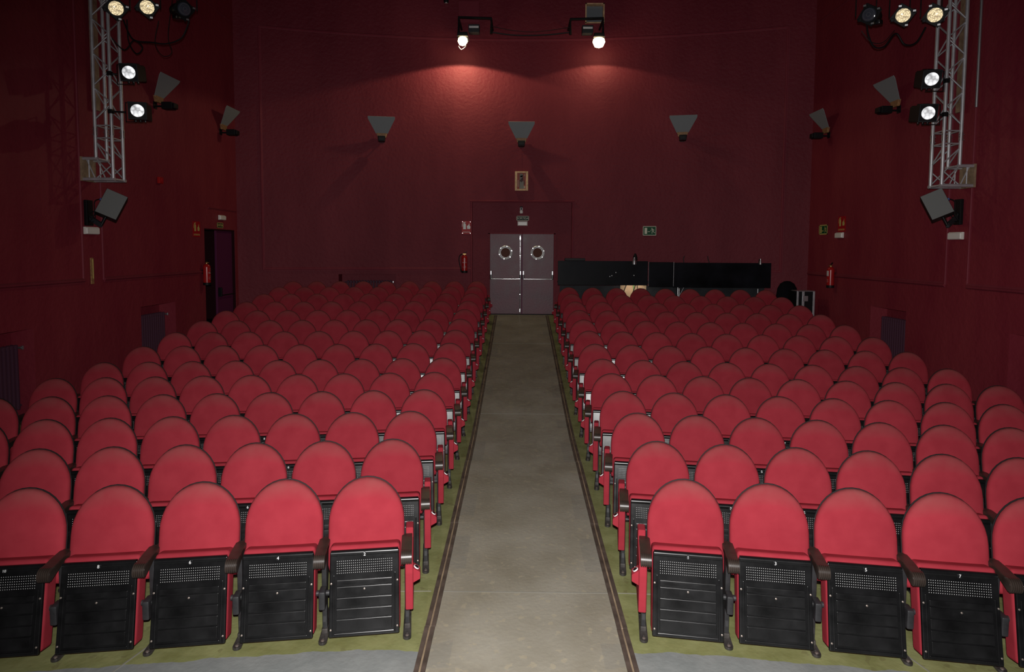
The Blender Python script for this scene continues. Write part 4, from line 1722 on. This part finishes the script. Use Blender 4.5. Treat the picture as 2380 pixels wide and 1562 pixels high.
# motion sensor
t = thing('motion_sensor', 'small white sensor with a round eye above the SORTIDA sign', 'sensor', (-0.01, YD, 3.66))
m_ = MB()
m_.rbox((0, -0.03, 0.045), (0.075, 0.06, 0.075), 0.012)
m_.build('housing', 'white', t)
m_ = MB()
m_.lathe([(0.026, 0.0), (0.024, 0.008), (0.012, 0.012)], 14, Matrix.Translation((0, -0.060, 0.045)) @ Matrix.Rotation(math.radians(90), 4, 'X'))
m_.build('eye', 'dark_grey', t)
m_ = MB()
m_.rbox((0, -0.028, -0.035), (0.09, 0.055, 0.085), 0.03, seg=3)
m_.build('base', 'cream', t)
m_ = MB()
m_.rbox((0, -0.02, 0.10), (0.07, 0.04, 0.03), 0.008)
m_.build('cap', 'black', t)
cable('sensor_wire', 'thin red-brown wire running down from the middle sconce to the sensor',
      [(-0.02, yb(0) - 0.008, 5.30), (0.0, yb(0) - 0.008, 4.72), (0.0, yb(0) - 0.008, 4.68)], 0.004, 'trim_paint', 4)

# alarm sounder, pilaster thermometer
t = thing('fire_alarm', 'small red alarm box on the left wall between truss and sconce', 'alarm', (-WX, 12.72, 3.94), L90)
m_ = MB()
m_.rbox((0, -0.03, 0), (0.13, 0.06, 0.13), 0.012)
m_.build('housing', 'red_paint', t)
m_ = MB()
m_.lathe([(0.045, 0.0), (0.045, 0.012), (0.03, 0.02)], 14, Matrix.Translation((0, -0.058, 0)) @ Matrix.Rotation(math.radians(90), 4, 'X'))
m_.build('call_point', 'red_sign', t)
t = thing('wall_thermometer', 'narrow wooden thermometer on the left pilaster under the emergency light', 'thermometer', (-WX, 10.62, 2.22), L90)
m_ = MB()
m_.rbox((0, -0.012, 0), (0.07, 0.024, 0.44), 0.008)
m_.build('backboard', 'brass_wood', t)
m_ = MB()
m_.rbox((0.008, -0.027, 0.035), (0.022, 0.010, 0.33), 0.004)
m_.build('scale', 'sign_yellow', t)

# ------------------------------------------------------------------ technical desk behind the right block
YDK = 16.0
zf = 0.80
t = thing('sound_desk', 'long black panelled sound desk behind the right block', 'desk', (3.55, YDK, zf))
for x0, x1, z0, z1, dy in ((0.90, 3.15, 0.93, 1.535, 0.0), (3.15, 3.77, 0.895, 1.515, -0.05), (3.77, 6.20, 0.885, 1.505, -0.01)):
    m_ = MB()
    m_.rbox(((x0 + x1) / 2 - 3.55, dy, (z0 + z1) / 2), (x1 - x0 - 0.012, 0.022, z1 - z0), 0.003, seg=1)
    m_.build('front_panel', 'board_black', t)
m_ = MB()
m_.rbox((0.0, 0.24, 1.00), (5.26, 0.42, 0.035), 0.005, seg=1)
m_.build('worktop', 'dark_grey', t)
m_ = MB()
m_.box((1.13, 0.36, 0.47), (3.0, 0.02, 0.86))
m_.box((-1.80, 0.36, 0.47), (1.54, 0.02, 0.86))
m_.build('rear_skirt', 'dark_grey', t, smooth=False)
m_ = MB()
m_.box((-0.70, 0.34, 0.50), (0.66, 0.02, 0.84))
m_.build('cable_board', 'beige_board', t, smooth=False)
m_ = MB()
m_.rbox((-0.70, 0.12, 0.955), (0.50, 0.05, 0.03), 0.006)
board_light = m_.build('added_board_light', 'white', t)  # unseen lamp strip, added below the worktop to brighten the cable board
m_ = MB()
m_.box((-0.70, 0.14, 0.936), (0.46, 0.03, 0.008))
m_.build('tube', 'added_board_tube', board_light, smooth=False)  # emitting underside of the added strip
for x in (-2.42, -0.50, 0.40, 2.36):
    m_ = MB()
    m_.cyl((x, 0.06, 0.0), (x, 0.06, 0.86), 0.016)
    m_.build('leg', 'steel', t)
m_ = MB()
m_.rbox((-2.22, 0.05, 1.57), (0.50, 0.20, 0.06), 0.006)
m_.build('console_lid', 'black', t)
for x, r in ((0.222, 0.005), (-0.395, 0.003)):
    m_ = MB()
    m_.cyl((x, -0.068 if x > 0 else -0.066, 0.92), (x, -0.068 if x > 0 else -0.066, 1.52), r, n=8)
    m_.build('edge_strip', 'steel', t)
m_ = MB()
for q, (x, z) in enumerate(((-1.35, 1.15), (-1.30, 1.17), (-1.20, 1.25), (-0.75, 1.18))):
    m_.lathe([(0.012, 0), (0.012, 0.006)], 8, Matrix.Translation((x, -0.011, z)) @ Matrix.Rotation(math.radians(90), 4, 'X'))
m_.build('rivet', 'white', t)
for lx, m1, lab, big in ((1.84 + 0.96, 'steel', 'silver gooseneck lamp on top of the sound desk, left of the two', True), (6.02 - 0.10, 'steel', 'small silver lamp on top of the sound desk, at its right end', False)):
    o = thing('desk_lamp', lab, 'lamp', (lx, YDK + 0.03, zf + (1.535 if big else 1.50)))
    m_ = MB()
    m_.lathe([(0.055, -0.10), (0.050, -0.02), (0.030, 0.03), (0.026, 0.07)] if big else [(0.036, -0.05), (0.030, 0.01), (0.018, 0.05), (0.02, 0.09)], 14, Matrix.Translation((0, -0.06, 0.02)))
    m_.build('lamp_head', m1, o)
    m_ = MB()
    if big:
        m_.lathe([(0.06, 0.02), (0.055, 0.10), (0.02, 0.19)], 14, Matrix.Translation((0.03, 0.0, 0)))
    m_.tube([(0, -0.05, 0.08), (0, 0.0, 0.14 if big else 0.10), (0, 0.04, 0.06), (0, 0.05, -0.12)], 0.010, 6)
    m_.build('gooseneck', 'black', o)
for lx, w in ((4.05, 'left'), (4.68, 'right')):
    m_ = MB()
    m_.tube([(0, 0, -0.60), (0, 0, 0.02), (-0.015 if w == 'left' else -0.03, 0, 0.10), (0.01 if w == 'left' else -0.04, 0, 0.17)], 0.010, 6)
    o = m_.build('gooseneck_stalk', 'black')
    o.location = (lx, YDK + 0.06, zf + 1.50)
    tag(o, 'thin black gooseneck stalk above the sound desk, %s of the two' % w, 'gooseneck')
for pts, mm, lab, r in (([(2.68, 16.25, 1.78), (2.60, 16.25, 1.52), (2.76, 16.25, 1.40), (2.90, 16.25, 1.76)], 'black', 'black cable loop hanging under the sound desk', 0.012),
                        ([(2.84, 16.28, 1.78), (2.85, 16.27, 1.55), (2.82, 16.28, 1.1)], 'green_cable', 'green cable hanging under the sound desk', 0.012),
                        ([(2.93, 16.28, 1.78), (2.95, 16.27, 1.55), (2.91, 16.27, 1.1)], 'black', 'straight black cable hanging beside the green one', 0.010),
                        ([(3.95, 16.2, 1.70), (3.96, 16.18, 1.45), (4.10, 16.2, 1.68)], 'steel', 'grey cable loop hanging under the right half of the sound desk', 0.006)):
    cable('hanging_cable', lab, pts, r, mm)

# flight case and draped bag in the back right corner
t = thing('flight_case', 'black flight case with aluminium edges in the back right corner', 'case', (6.70, 15.40, 0.75))
m_ = MB()
m_.box((0, 0, 0.46), (0.40, 0.50, 0.90))
m_.build('body', 'black', t, smooth=False)
for x in (-0.19, -0.06, 0.19):
    m_ = MB()
    m_.rbox((x, -0.252, 0.46), (0.045 if x != -0.06 else 0.055, 0.018, 0.92), 0.004)
    m_.build('edge_profile', 'alu', t)
m_ = MB()
m_.rbox((0, -0.10, 0.915), (0.42, 0.34, 0.022), 0.006)
m_.build('lid_edge', 'steel', t)
m_ = MB()
m_.rbox((-0.015, -0.265, 0.74), (0.13, 0.014, 0.13), 0.02)
m_.build('latch', 'steel', t)
m_ = MB()
m_.lathe([(0.10, 0.0), (0.30, 0.02), (0.33, 0.35), (0.33, 0.72), (0.30, 0.90), (0.22, 1.02), (0.10, 1.08), (0.01, 1.09)], 20, Matrix.Diagonal((0.78, 0.5, 1, 1)))
o = m_.build('draped_bag', 'black_cloth')
o.location = (6.56, 15.88, 0.78)
tag(o, 'black rounded bag standing behind the flight case', 'bag')
